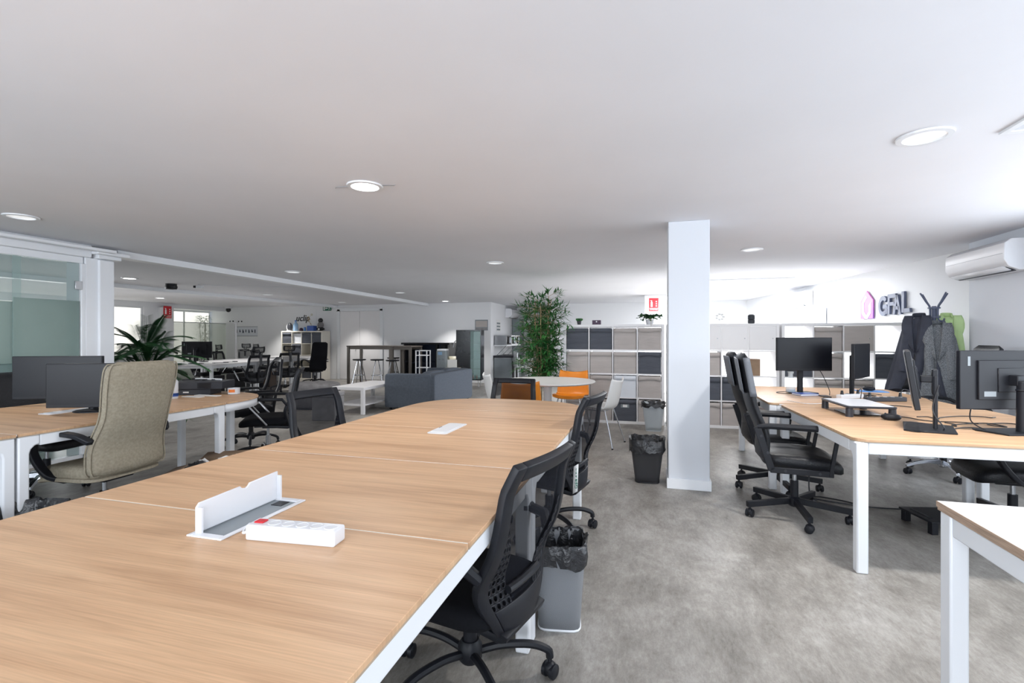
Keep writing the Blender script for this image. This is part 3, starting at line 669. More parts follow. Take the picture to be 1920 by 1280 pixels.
# ------------------------------------------------------------------ things on the right desks
t = thing('monitor_riser', 'grey plastic monitor riser on four feet on the near right desk', 'monitor stand', (1.44, 4.13, TZ), 3)
MB().prism(rr(-.155, .155, -.24, .24, .03), XY, .062, .076).build('riser_top', 'dark', t, bevel=.004)
MB().prism(rr(-.14, .14, -.225, .225, .02), XY, .076, .0775).build('top_reflection', 'whiteplastic', t)  # pale sheet paints the bright reflection on the dark riser top
for x in (-.13, .13):
    for y in (-.21, .21): MB().lathe([(.024, 0), (.022, .062)], (x, y, 0), 14).build('foot', 'dark', t)
g = MB().b2((-.10, -.1, 0), (.12, .14, .006)); tag(g.build('tablet', 'blackg', loc=(1.43, 4.1, TZ), bevel=.002), 'black tablet lying under the grey monitor riser', 'tablet')
def mouse(label, loc, rz):
    t = thing('computer_mouse', label, 'computer mouse', loc, rz)
    MB().ell((0, 0, .014), (.031, .055, .022), .8).build('mouse_body', 'black', t); MB().cyl((-.003, .03, .034), (.003, .03, .034), .006, n=8).build('scroll_wheel', 'dark', t)
mouse('black mouse in front of the riser on the near right desk', (1.53, 3.82, TZ+.008), 70)
mouse('black mouse on the light blue mat at the far right desk', (2.13, 5.80, TZ+.014), 60)
g = MB().prism(rr(-.13, .13, -.10, .10, .03), XY, 0, .004); tag(g.build('mouse_mat', 'bluepad', loc=(2.15, 5.8, TZ)), 'light blue mouse mat on the far right desk', 'mouse mat')
def strip(label, loc, rz, m, n, L):
    t = thing('power_strip', label, 'power strip', loc, rz); MB().b2((-L/2, -.026, 0), (L/2, .026, .038)).build('housing', m, t, bevel=.006)
    for i in range(n): MB().lathe([(.016, .038), (.016, .0395), (.013, .0395)], (-L/2+.04+i*(L-.08)/max(1, n-1), 0, 0), 12).build('socket', 'dark' if m == 'black' else 'whiteplastic', t)
    for i in (0, n-1):
        x = -L/2+.04+i*(L-.08)/max(1, n-1); MB().cyl((x, 0, .039), (x, 0, .075), .014, .009, 10).build('plug', 'cable', t)
strip('black power strip lying across the right desks', (1.93, 4.93, TZ), 15, 'dark', 5, .34)
strip('white power strip with black plugs beside the middle monitor on the right desks', (1.72, 5.08, TZ), 35, 'whiteplastic', 4, .28)
t = thing('glass_bottle', 'clear glass bottle in front of the far right monitor', 'bottle', (1.33, 5.44, TZ))
MB().lathe([(.038, 0), (.045, .01), (.045, .115), (.034, .145), (.022, .165), (.022, .195), (.027, .2), (.027, .21), (.019, .21), (.019, .165), (.03, .14), (.041, .11), (.041, .012), (.001, .008)], n=20).build('bottle_body', 'bottle', t)
MB().lathe([(.0405, .0125), (.0405, .035), (.001, .035)], n=20).build('water', 'bluebottle', t)
t = thing('notebook', 'blue notebook beside the glass bottle', 'notebook', (1.41, 5.26, TZ), 20); MB().b2((-.09, -.07, .014), (.09, .07, .018)).b2((-.09, -.07, .0), (.09, .07, .003)).build('cover', 'blue', t, bevel=.002); MB().b2((-.087, -.067, .003), (.086, .067, .014)).build('pages', 'paper', t)
tag(MB().prism(rr(-.035, .035, -.075, .075, .01), XY, 0, .009).build('mobile_phone', 'blackg', loc=(1.545, 5.16, TZ)), 'black phone lying next to the blue notebook', 'phone')
def cablething(label, pts, r=.0035, m='cable', k=7, name='cable'):
    g = MB(); g.tube(spline(pts, k), r, 6); return tag(g.build(name, m), label, 'cable')
Z = TZ+.005
def wander(x0, y0, x1, y1, n, amp, loops=0, zz=Z):
    pts = []
    for i in range(n+1):
        f = i/n; a = f*loops*2*PI
        pts.append((x0+(x1-x0)*f+amp*math.sin(a+1)+random.uniform(-.3, .3)*amp, y0+(y1-y0)*f+amp*math.cos(a*1.1)+random.uniform(-.3, .3)*amp, zz+.002*random.random()))
    return pts
cablething('black cable looped on the near right desk in front of the edge on monitor', [(1.62, 3.45, 1.0), (1.60, 3.47, .85), (1.63, 3.42, .76)]+wander(1.6, 3.4, 1.95, 3.62, 8, .05, 1.5))
cablething('black cable trailing from the mouse across the near right desk', [(1.54, 3.87, Z)]+wander(1.6, 3.93, 1.95, 3.75, 7, .03, 1))
cablething('black cable hanging from the back of the right edge monitor', [(1.93, 3.60, 1.0), (1.90, 3.66, .90), (1.86, 3.62, .78), (1.88, 3.5, Z)]+wander(1.85, 3.45, 2.2, 3.4, 7, .05, 1.5))
cablething('black cable coiled behind the monitors at the right edge', wander(1.75, 3.7, 2.3, 3.8, 12, .07, 2.5))
cablething('thin black cable crossing the right desks beyond the coiled one', wander(1.7, 3.95, 2.3, 4.15, 10, .05, 1.5))
cablething('black cable from the black power strip towards the right', [(2.06, 4.97, .8), (2.1, 5.0, .83), (2.18, 5.0, .8), (2.3, 4.97, Z)])
cablething('black cable tangled at the foot of the middle monitor', wander(1.72, 5.15, 2.05, 5.45, 14, .06, 3))
cablething('black cable looping between the white power strip and the riser', [(1.8, 5.12, .80), (1.78, 5.0, .82), (1.72, 4.85, Z)]+wander(1.7, 4.8, 1.9, 4.5, 6, .05, 1))
cablething('black cable hanging behind the far right monitor', [(1.52, 5.45, 1.05), (1.6, 5.44, .93), (1.64, 5.36, .78), (1.62, 5.28, Z)])
cablething('black cable lying left of the glass bottle', [(1.36, 5.3, Z), (1.22, 5.32, Z), (1.2, 5.42, Z), (1.32, 5.5, Z), (1.42, 5.56, Z)])
cablething('thin white cable on the right desks left of the riser', [(1.13, 4.75, Z), (1.22, 4.55, Z), (1.36, 4.6, Z), (1.5, 4.75, Z)], .0025, 'whiteplastic')
F0 = .006
cablething('black cable on the floor under the right desks', [(1.2, 4.35, .3), (1.18, 4.3, .1), (1.2, 4.2, F0), (1.42, 4.15, F0), (1.5, 4.33, F0), (1.3, 4.45, F0), (1.25, 4.38, F0), (1.6, 4.28, F0), (2.0, 4.35, F0), (2.3, 4.5, F0)], .005)
t = thing('foot_rest', 'black low foot rest on the floor under the right desk', 'foot rest', (1.88, 3.95, 0), 12)
MB().b2((-.17, -.13, .075), (.2, .17, .088)).build('platform', 'black', t, bevel=.004); 
for x, y in ((-.14, -.1), (-.14, .14), (.17, -.1), (.17, .14)): MB().b2((x-.02, y-.02, 0), (x+.02, y+.02, .075)).build('foot', 'black', t, bevel=.003)
MB().b2((-.13, -.06, .088), (-.11, .12, .090)).build('slot', 'blackg', t)

# ------------------------------------------------------------------ waste bins
def liner(t, w0, w1, z, drop, sy=1.0, seed=0, rnd=2.5):
    g = MB(); rows = [(w0*.86, z-.09), (w0*.93, z-.03), (w0*.99, z+.006), (w0*1.05, z+.002), (w0*1.06, z-drop*.5), (w0*1.03, z-drop)]; n = 48; rings = []
    for i, (q, zz) in enumerate(rows):
        ring = []
        for k in range(n):
            a = 2*PI*k/n; c, s = math.cos(a), math.sin(a); f = (abs(c)**rnd+abs(s)**rnd)**(-1/rnd)
            nz_ = noise.noise(Vector((c*3+seed, s*3, i*.9)))*.018+noise.noise(Vector((c*9+seed, s*9, i*1.7)))*.008
            ring.append(Vector(((q+nz_)*c*f, (q+nz_)*s*f*sy, zz+nz_*.8+(noise.noise(Vector((c*4, s*4+seed, 5)))*.03 if i == 5 else 0))))
        rings.append(ring)
    g.loft(rings, caps=False); g.add(rings[0], [tuple(range(n))])
    return g.build('bin_liner', 'liner', t, ang=80)
def bin_(label, loc, rz, w0, w1, h, m, rnd=2.2, sy=1, line=True, drop=.06, name='waste_bin', rim='white'):
    t = thing(name, label, 'waste bin', loc, rz); g = MB(); n = 40
    def ring(q, z): 
        out = []
        for k in range(n):
            a = 2*PI*k/n; c, s = math.cos(a), math.sin(a); f = (abs(c)**rnd+abs(s)**rnd)**(-1/rnd); out.append(Vector((q*c*f, q*s*f*sy, z)))
        return out
    g.loft([ring(w1+(w0-w1)*i/6, .004+(h-.004)*i/6) for i in range(7)], caps=False); g.add(ring(w1, .004), [tuple(range(n))])
    g.build('bin_wall', m, t, solid=.003, ang=70)
    for q, z in ((w1, .006),) if line else ((w1, .006), (w0, h)): g = MB(); g.tube(ring(q, z)+[ring(q, z)[0]], .006, 6); g.build('rim' if z > .1 else 'base_ring', rim, t)
    if line: liner(t, w0, w1, h, drop, sy, seed=loc[0]*3, rnd=rnd)
    return t
bin_('white wire mesh waste bin with black liner behind the nearest chair', (-.40, 2.20, 0), 10, .115, .09, .375, 'binmesh', rnd=6, drop=.09)
bin_('black wire mesh waste bin with black liner in front of the pillar', (-.035, 4.56, 0), 0, .145, .10, .375, 'binmeshk', rnd=5, drop=.10, rim='black')
bin_('small translucent grey waste bin with black liner in front of the cube shelf', (.03, 7.05, 0), 0, .15, .10, .38, 'bingrey', rnd=5, drop=.05, rim='bingrey')
bin_('waste bin with black liner by the near leg of the left desks', (-3.30, 1.83, 0), 10, .17, .13, .345, 'binmeshk', rnd=4, drop=.06, rim='black')

# ------------------------------------------------------------------ left desk items
t = thing('rack_device', 'black network device stacked on a thinner one on the left desk end', 'electronic device', (-4.22, 3.78, TZ), 24)
MB().b2((-.27, -.12, 0), (.14, .12, .055)).build('lower_unit', 'dark', t, bevel=.004)
MB().b2((-.25, -.13, .056), (.25, .16, .125)).build('upper_unit', 'dark', t, bevel=.004)
MB().b2((.03, -.133, .066), (.15, -.1305, .115)).build('vent_panel', 'blackg', t)
for x in (-.24, -.20, -.13): MB().cyl((x, -.1225, .03), (x, -.119, .03), .009, n=10).build('port', 'blackg', t)
MB().b2((-.1, -.1215, .022), (-.05, -.1195, .034)).build('sticker', 'textw', t)
tag(MB().tube([(-.17, 0, .01), (.15, 0, .01)], .01, 8).build('white_tube', 'whiteplastic', loc=(-4.2, 3.86, TZ+.126)), 'white tube lying on top of the black device', 'tube')
cablething('tangle of black cable on top of the black device', wander(-4.35, 3.72, -4.1, 3.9, 16, .04, 4, TZ+.135), .004)
t = thing('spray_can', 'white can with blue print beside the beige chair', 'can', (-4.12, 3.42, TZ))
MB().lathe([(.030, 0), (.033, .004), (.033, .155), (.022, .168), (.014, .172), (.014, .185), (.002, .185)], n=20).build('can_body', 'whiteplastic', t)
MB().lathe([(.0335, .03), (.0335, .05)], n=20).loft([[Vector((.0335*math.cos(a/20*2*PI), .0335*math.sin(a/20*2*PI), z)) for a in range(20)] for z in (.02, .05)], caps=False).build('blue_print', 'blue', t)
t = thing('mug', 'white mug with orange print on the rounded left desk end', 'mug', (-3.88, 3.84, TZ), 20)
MB().lathe([(.04, 0), (.052, .004), (.054, .06), (.050, .06), (.048, .008), (.001, .006)], n=24).build('mug_body', 'whiteplastic', t)
g = MB(); g.grid(lambda a, b: Vector((.0545*math.sin((a-.45)*1.1), -.0545*math.cos((a-.45)*1.1), .022+.028*b)), 6, 2); g.build('orange_print', 'orangep', t)
for i, (x, y, s) in enumerate(((-4.05, 3.55, .10), (-4.0, 3.66, .13))):
    tag(MB().b2((-s, -.03, 0), (s, .03, .006)).build('paper_slip', 'paper', loc=(x, y, TZ+.001+i*.0)), ('white paper slip in front of the black device', 'longer white paper slip touching the black device')[i], 'paper')
tag(MB().b2((-.18, -.05, 0), (.18, .05, .018)).build('folder', 'navy', loc=(-4.74, 2.33, TZ)), 'dark blue folder lying left of the large left monitor', 'folder')
# cardboard box with rubbish
t = thing('cardboard_box', 'open cardboard box with red oval mark on the floor behind the beige chair', 'box', (-3.25, 3.05, 0), 24)
for a, b in (((-.22, -.17), (-.214, .17)), ((.214, -.17), (.22, .17)), ((-.214, -.17), (.214, -.164)), ((-.214, .164), (.214, .17))): MB().b2((*a, 0), (*b, .27)).build('side', 'greydisp' if b[1] == -.164 else 'card', t)
MB().b2((-.214, -.164, 0), (.214, .164, .006)).build('bottom', 'card', t)
for p in ([(-.22, -.17, .27), (.22, -.17, .27), (.22, -.33, .30), (-.2, -.33, .29)], [(-.22, .17, .27), (.22, .17, .27), (.22, .32, .33), (-.2, .32, .32)], [(.22, -.17, .27), (.22, .17, .27), (.40, .17, .29), (.40, -.17, .28)], [(-.22, -.17, .27), (-.22, .17, .27), (-.36, .17, .24), (-.36, -.17, .24)]):
    MB().add(p, [(0, 1, 2, 3)]).build('flap', 'card', t, solid=.005)
o = MB().prism([(.05*math.cos(a*PI/8), .02+.035*math.sin(a*PI/8)) for a in range(16)], XZ, -.173, -.1705); o = o.build('red_mark', 'red', t); o.location = (-.02, 0, .17)
text('lettering', 'CW', .05, 'textw', o, (0, -.1745, .02), (R(90), 0, 0), .0005, .002)
def crumple(name, label, cat, loc, sz, m, seed):
    g = MB(); g.ell((0, 0, 0), (1, 1, 1), n=18, m=12)
    g.v = [Vector((v.x*sz[0], v.y*sz[1], v.z*sz[2]))*(1+.55*noise.noise(v*1.8+Vector((seed, 0, 0)))+.3*noise.noise(v*4+Vector((seed, 0, 0)))) for v in g.v]
    return tag(g.build(name, m, loc=loc, ang=35), label, cat)
crumple('plastic_bag', 'crumpled white plastic bag in the cardboard box', 'bag', (-3.17, 3.12, .27), (.12, .10, .08), 'paper', 3)
crumple('plastic_bag', 'crumpled black plastic bag in the cardboard box', 'bag', (-3.33, 2.98, .25), (.11, .09, .07), 'liner', 9)
crumple('crumpled_paper', 'crumpled white paper at the left of the cardboard box', 'paper', (-3.41, 3.08, .26), (.06, .05, .05), 'paper', 5)

# ------------------------------------------------------------------ cube shelves with boxes
CP = .3675
def cube_shelf(label, x0, y0, cols=4, rows=4, m='whitelam', back=False):
    t = thing('cube_shelf', label, 'shelving unit', (x0, y0, 0)); W = CP*cols; H = CP*rows; D = .39
    for x in (0, W-.038): MB().b2((x, 0, 0), (x+.038, D, H)).build('side_panel', m, t, bevel=.002)
    for z in (0, H-.038): MB().b2((.038, 0, z), (W-.038, D, z+.038)).build('top_panel' if z else 'bottom_panel', m, t, bevel=.002)
    iw = (W-.076+.016)/cols; ih = (H-.076+.016)/rows
    for i in range(1, cols): MB().b2((.038+i*iw-.016, .002, .038), (.038+i*iw, D-.002, H-.038)).build('divider', m, t)
    for j in range(1, rows):
        for i in range(cols): MB().b2((.038+i*iw, .003, .038+j*ih-.016), (.038+(i+1)*iw-.016, D-.003, .038+j*ih)).build('shelf_board', m, t)
    t['iw'] = iw; t['ih'] = ih
    if back: MB().b2((.038, D-.008, .038), (W-.038, D-.002, H-.038)).build('back_panel', m, t)
    return t
RN = ['bottom row', 'third row', 'second row', 'top row']; CN = ['first', 'second', 'third', 'fourth']
def cell(x0, y0, i, j, rows=4, cols=4):
    W = CP*cols; iw = (W-.076+.016)/cols; ih = (CP*rows-.076+.016)/rows
    return x0+.038+i*iw, .038+j*ih, iw-.016, ih-.016
def fabric_box(x0, y0, i, j, kind, where, group, front=False, rib=False):
    x, z, w_, h_ = cell(x0, y0, i, j); m = {'b': 'boxbeige', 'd': 'boxdark', 'w': 'boxwhite'}[kind]
    cn = {'b': 'beige', 'd': 'slate grey', 'w': 'white'}[kind]
    t = thing('storage_box', '%s fabric storage box, %s column, %s, %s' % (cn, CN[i], RN[j], where), 'storage box', (x+w_/2, y0, z), 0, group)
    a = w_/2-.008; hh = h_-.016-random.uniform(0, .006)
    g = MB(); g.grid(lambda u, v: Vector(((u*2-1)*a, .02-.006*math.sin(u*PI)*math.sin(v*PI)-.002*math.sin(u*9+v*5), .001+v*(hh))), 8, 6); g.b2((-a, .022, 0), (a, .35, hh-.01))
    g.build('box_body', m, t, ang=30)
    g = MB(); ph = random.uniform(0, 6); sag = random.choice((0, .006, .010))
    g.grid(lambda u, v: Vector(((u*2-1)*(a+.001), .008-.003*math.sin(u*PI)-.004*(1-v), hh-(1-v)*(.058+sag*math.sin(u*PI*2+ph)))), 10, 2); g.build('lid_flap', m, t, solid=.006)
    if front:
        p = MB().b2((-.06, .008, hh-.12), (.06, .012, hh-.065)).build('label_holder', 'greydisp', t); MB().b2((-.03, .005, hh-.112), (.035, .008, hh-.072)).build('label_card', 'paper', p)
    return t
S1 = (-1.285, 7.45); S2 = (.215, 7.45); S3 = (1.715, 7.45)
cube_shelf('white four by four cube shelf beside the bamboo plant, left of the pillar', *S1)
W1 = 'cube shelf left of the pillar'
for j, row in enumerate(['bbdb', 'bbwb', 'bbbd', 'ddbb']):
    for i, k in enumerate(row): fabric_box(*S1, i, j, k, W1, 'storage boxes of the cube shelf left of the pillar', front=(j == 0 and i == 2))
s2 = cube_shelf('white four by four cube shelf with a row of doors, right behind the pillar', *S2)
W2 = 'cube shelf behind the pillar'
for j, row in enumerate(['bbbb', 'bdd.', 'bb..', '....']):
    for i, k in enumerate(row):
        if k != '.': fabric_box(*S2, i, j, k, W2, 'storage boxes of the cube shelf behind the pillar')
def door(t, s, i, j, m='whitelam'):
    x, z, w_, h_ = cell(0, 0, i, j); d = MB().b2((x+.002, .0, z+.002), (x+w_-.002, .016, z+h_-.002)).build('door', m, t, bevel=.002)
    MB().cyl((x+w_-.045, -.012, z+h_*.5), (x+w_-.045, 0, z+h_*.5), .008, n=10).build('knob', 'steel', d)
for i in range(4): door(s2, S2, i, 3)
s3 = cube_shelf('white four by four cube shelf with open cubes below the logo sign', *S3)
W3 = 'cube shelf below the sign'
for i, j, k in ((0, 2, 'd'), (1, 3, 'b'), (1, 2, 'b'), (1, 1, 'b'), (3, 2, 'd'), (0, 0, 'b'), (2, 1, 'b'), (1, 0, 'd')): fabric_box(*S3, i, j, k, W3, 'storage boxes of the cube shelf below the sign')
door(s3, S3, 2, 3, 'boxbeige')
x, z, w_, h_ = cell(*S2, 3, 2); tag(MB().b2((-.07, -.1, 0), (.07, .1, .23)).build('cardboard_box', 'card', loc=(x+.08, 7.62, z+.001), bevel=.003), 'plain cardboard box standing in an open cube behind the armchairs', 'box')

# on top of the shelves
TOP = 1.471
t = thing('succulent', 'tiny succulent in a dark pot on the cube shelf', 'plant', (-1.07, 7.6, TOP))
MB().lathe([(.025, 0), (.038, .06), (.036, .065), (.001, .06)], n=16).build('pot', 'terracotta', t)
g = MB()
for k in range(16):
    a = k*2.4; q = .02+.03*(k/16); g.ell((math.cos(a)*q, math.sin(a)*q, .085-.01*(k/16)), (.012, .012, .022), rot=Matrix.Rotation(-a, 3, 'Z').inverted()@Matrix.Rotation(.6, 3, 'Y'), n=8, m=5)
g.build('leaves', 'green', t)
t = thing('purple_box', 'small dark purple box with a white dot on the cube shelf', 'box', (-.80, 7.58, TOP))
MB().b2((-.065, -.03, 0), (.065, .03, .068)).build('box_body', 'purple', t, bevel=.002); MB().cyl((0, -.034, .045), (0, -.03, .045), .011, n=14).build('white_dot', 'textw', t)
def leafblade(g, p, d, L, W, up, fold=.15):
    d = d.normalized(); s = d.cross(up); 
    if s.length < .01: s = Vector((1, 0, 0))
    s.normalize(); n = s.cross(d)
    pts = [p, p+d*L*.35+s*W/2-n*fold*W, p+d*L*.35, p+d*L*.35-s*W/2-n*fold*W, p+d*L-Vector((0, 0, L*.12))]
    g.add(pts, [(0, 1, 2), (0, 2, 3), (1, 4, 2), (2, 4, 3)])
t = thing('trailing_plant', 'dark green trailing plant in a white pot at the right end of the cube shelf', 'plant', (-.02, 7.6, TOP))
MB().lathe([(.05, 0), (.065, .075), (.06, .075), (.001, .06)], n=20).build('pot', 'whiteplastic', t)
g = MB(); st = MB()
for k in range(14):
    a = k*2.4; L = random.uniform(.08, .22); e = Vector((math.cos(a)*L, math.sin(a)*L*.5-.03, .07+random.uniform(-.01, .06)))
    pts = spline([(0, 0, .06), (e.x*.5, e.y*.5, .13), tuple(e)], 4); st.tube(pts, .002, 5)
    for p in pts[2:]:
        for q in range(3): leafblade(g, p, Vector((random.uniform(-1, 1), random.uniform(-1, .3), random.uniform(-.3, .6))), .05, .038, Vector((0, 0, 1)))
st.tube(spline([(.02, -.05, .07), (.02, -.14, .07), (.02, -.165, -.0), (.02, -.165, -.03)], 4), .002, 5)
st.build('stems', 'stem', t); tag(g.build('leaves', 'palm', t, smooth=False), kind='stuff')
t = thing('ornament', 'white wire flower ornament on the shelf right of the pillar', 'ornament', (.98, 7.6, TOP))
g = MB(); g.lathe([(.03, 0), (.03, .008), (.003, .012)], n=14); g.tube(spline([(0, 0, 0), (.02, 0, .06), (-.01, 0, .12)]), .003, 6); g.build('stand', 'whiteplastic', t)
g = MB()
for k in range(7): g.ell((-.03+.045*math.cos(k*.9), 0, .10+.04*math.sin(k*.9)), (.02, .006, .014), n=8, m=5)
g.build('petals', 'shellwhite', t)
tag(MB().lathe([(.03, 0), (.045, .01), (.047, .05), (.040, .058), (.047, .066), (.045, .115), (.03, .13), (.001, .132)], n=20).build('smart_speaker', 'dark', loc=(1.36, 7.6, TOP)), 'dark round speaker on the shelf right of the pillar', 'speaker')

# ------------------------------------------------------------------ logo sign on the right wall
wd = Vector((2.46-3.47, 14.3-6.25, 0)).normalized()      # along the wall, away from the camera
ang = math.atan2(-wd.y, -wd.x)                            # local +X runs towards the camera: left to right when read
def on_wall(Y): return 3.47-(Y-6.25)*(3.47-2.46)/(14.3-6.25)
t = thing('company_sign', 'slate blue GFAL letters with pink and violet house logo on the right wall', 'sign', (on_wall(8.3)-.012, 8.3, 1.73), math.degrees(ang))
MIR = lambda u, v, tt: Vector((u, tt, v))
def lp(name, poly, m, z0=-.03, z1=0, x=0, zz=0, s=1):
    g = MB(); g.prism([(x+u*s, zz+v*s) for u, v in poly], MIR, z0, z1); return g.build(name, m, t, smooth=False)
def arc(cx, cy, r0, r1, a0, a1, n=14):
    return [(cx+r1*math.cos(R(a0+(a1-a0)*i/n)), cy+r1*math.sin(R(a0+(a1-a0)*i/n))) for i in range(n+1)]+[(cx+r0*math.cos(R(a1+(a0-a1)*i/n)), cy+r0*math.sin(R(a1+(a0-a1)*i/n))) for i in range(n+1)]
LX = {'G': .02, 'F': .27, 'A': .40, 'L': .66}
def band(name, polys, m, x, zz, s):
    g = MB()
    for p in polys: g.prism([((x+u*s)*.76, zz+v*s) for u, v in p], MIR, -.03, 0)
    return g.build(name, m, t, smooth=False)
band('letter_g', [arc(.5, .5, .28, .5, 40, 320), [(.5, .36), (1.02, .36), (.92, .56), (.5, .56)], [(.78, .1), (.97, .1), (.97, .4), (.78, .4)]], 'gfal', -.02, -.15, .29)
band('letter_f', [[(0, 0), (.22, 0), (.26, 1), (.04, 1)], [(.22, .8), (.85, .8), (.85, 1), (.22, 1)], [(.2, .42), (.7, .42), (.7, .6), (.2, .6)]], 'gfal', .27, -.13, .28)
band('letter_a', [[(0, 0), (.24, 0), (.56, 1), (.34, 1)], [(.34, 1), (.56, 1), (.92, 0), (.68, 0)], [(.2, .25), (.75, .25), (.7, .42), (.25, .42)]], 'gfal', .42, -.14, .27)
band('letter_l', [[(0, 0), (.26, 0), (.26, 1.05), (0, 1.05)], [(.2, 0), (.85, .0), (.8, .2), (.2, .2)]], 'gfal', .68, -.12, .27)
hs_ = .40
g = MB(); g.prism([(-.50+.33*u, -.17+.40*v) for u, v in ((0, 0), (1, 0), (1, .68), (.5, 1.05), (0, .68))], MIR, -.02, 0); g.build('logo_plate', 'pink', t, smooth=False)
def lq(u, v): return (-.50+.33*u, -.17+.40*v)
g = MB()
for poly in ([(.14, .2), (.30, .26), (.30, .60), (.14, .62)], [(.14, .62), (.30, .60), (.56, .80), (.44, .88)], [(.14, .2), (.30, .27), (.5, .12), (.5, -.0), (.40, .0)], [(.5, -.0), (.5, .12), (.70, .27), (.86, .2), (.60, .0)], [(.70, .26), (.86, .2), (.86, .62), (.70, .50)], ):
    g.prism([lq(*p) for p in poly], MIR, -.024, -.0201)
g.build('logo_swirl', 'textw', t, smooth=False)

# ------------------------------------------------------------------ air conditioners
def ac(label, loc, rz, L=.9):
    """mounted on local +Y side, blowing towards -Y"""
    t = thing('air_conditioner', label, 'air conditioner', loc, rz)
    prof = [(0, 0), (0, .28), (-.16, .28), (-.21, .24), (-.215, .10), (-.18, .035), (-.10, .0)]
    MB().prism(prof, YZ, -L/2, L/2).build('casing', 'whiteplastic', t, bevel=.006)
    MB().add([(-L/2+.04, -.176, .030), (L/2-.04, -.176, .030), (L/2-.04, -.105, -.002), (-L/2+.04, -.105, -.002)], [(0, 1, 2, 3)]).build('air_outlet', 'dark', t, solid=.003)
    MB().add([(-L/2+.05, -.19, .036), (L/2-.05, -.19, .036), (L/2-.05, -.135, .004), (-L/2+.05, -.135, .004)], [(0, 1, 2, 3)]).build('louvre', 'whiteplastic', t, solid=.006)
    MB().b2((-L/2+.02, -.2165, .15), (L/2-.02, -.2145, .152)).build('seam', 'greydisp', t)
    return t
ac('white air conditioner high on the wall at the right edge', (3.195, 5.78, 1.87), -90)
a = ac('white air conditioner on the bright wall left of the logo sign', (on_wall(10.9)-.01, 10.9, 1.88), math.degrees(ang)+0)
ac('white air conditioner above the microwaves in the kitchen corner', (-4.305, 14.9, 1.88), 90, .9)
t = thing('wall_cabinet', 'pale box mounted on the bright wall behind the middle monitor', 'cabinet', (on_wall(10.2)-.12, 10.2, 1.5), math.degrees(ang)); MB().b2((-.3, -.1, 0), (.3, .1, .32)).build('box_body', 'shade_palegrey', t, bevel=.004); MB().b2((-.28, -.106, .02), (.28, -.1005, .30)).build('door', 'whitelam', t)

# ------------------------------------------------------------------ coat rack and coats
CRX, CRY = 2.98, 6.44
t = thing('coat_rack', 'dark metal coat rack with curved hooks behind the right desks', 'coat rack', (CRX, CRY, 0))
g = MB(); g.cyl((0, 0, .03), (0, 0, 1.62), .022, n=14); g.build('pole', 'gfal', t)
g = MB()
for k in range(4):
    a = R(45+90*k); g.tube(spline([(0, 0, .25), (math.cos(a)*.12, math.sin(a)*.12, .12), (math.cos(a)*.24, math.sin(a)*.24, .02)]), .012, 8)
g.build('feet', 'gfal', t)
for k in range(4):
    a = R(16+90*k); c_, s_ = math.cos(a), math.sin(a)
    g = MB(); g.tube(spline([(c_*.15, s_*.15, 1.76), (c_*.09, s_*.09, 1.67), (c_*.05, s_*.05, 1.61), (c_*.045, s_*.045, 1.52), (c_*.06, s_*.06, 1.47), (c_*.11, s_*.11, 1.45), (c_*.13, s_*.13, 1.48)]), .008, 8); g.build('hook', 'gfal', t)
for z in (1.50, 1.60): MB().lathe([(.04, z-.008), (.056, z-.008), (.056, z+.008), (.04, z+.008), (.04, z-.008)], n=18, caps=False).build('ring', 'gfal', t)
def coat(name, label, loc, rz, m, H, w0, w1, dep, lean=0, seed=0, sleeve=True, lapel=True, cat='coat'):
    t = thing(name, label, cat, loc, rz); g = MB(); rings = []; n = 44
    for i in range(17):
        v = i/16; wd_ = (w0+(w1-w0)*(.45*min(1, v/.16)**.6+.55*v))/2*(.55 if i == 0 else 1); dp = dep*(.35+.65*v**.6)/2; ring = []
        for k in range(n):
            a = 2*PI*k/n; c_, s_ = math.cos(a), math.sin(a)
            fold = 1+.15*v*math.sin(a*6+seed+1.5*v)+.07*v*math.sin(a*11+seed*2+2*v)
            z = -H*v+(.03*math.sin(a*3+seed) if i == 16 else 0)
            if i == 0: z += .0
            ring.append(Vector((c_*wd_*fold+lean*v, s_*dp*fold, z)))
        rings.append(ring)
    g.loft(rings); g.build('coat_body', m, t, ang=80)
    if lapel:
        for sg in (-1, 1):
            g = MB(); g.grid(lambda a, b: Vector((sg*(.012+.10*math.sin(min(1, .25+b*.75)*PI)*a+.03*(1-b)), -dep*.5*(.35+.65*(b*.45)**.6)*1.12-.014+.02*a, .015-.44*b*H/.9)), 4, 8); g.build('lapel', m, t, solid=.012)
        g = MB(); g.grid(lambda a, b: Vector(((w0*.5+.015*(1-b))*math.cos(PI*a*1.5-PI*.25), .5*w0*math.sin(PI*a*1.5-PI*.25)*.8+.01, -.02+.05*b+.02*math.sin(PI*a))), 14, 2); g.build('collar', m, t, solid=.010)
        g = MB(); g.grid(lambda a, b: Vector(((a-.5)*(.012+.05*b)+lean*b*b*.9, -dep*.5*(.35+.65*b**.6)*1.16-.004, -.36*H-.60*H*b)), 2, 8); g.build('front_opening', 'coatdark' if m != 'coatdark' else 'black', t, solid=.004)
    if sleeve:
        for sg in (-1, 1):
            g = MB(); pts = [Vector((sg*w0*.42, -.01, -.04)), Vector((sg*w0*.62+lean*.2, -.04, -.2)), Vector((sg*w0*.70+lean*.4, -.06, -.4)), Vector((sg*w0*.66+lean*.6, -.08, -.62*H/.85))]
            g.tube(spline(pts, 4), [.05]+[.058-.0012*i for i in range(12)], 12); g.build('sleeve', m, t)
    return t
coat('wool_coat', 'charcoal wool coat hanging on the left of the coat rack', (CRX-.15, CRY-.02, 1.50), -38, 'coatdark', .82, .10, .40, .24, -.09, 1)
coat('tweed_coat', 'grey tweed coat with lapels hanging in front on the coat rack', (CRX-.02, CRY-.11, 1.415), -24, 'tweed', .80, .12, .42, .24, .05, 3)
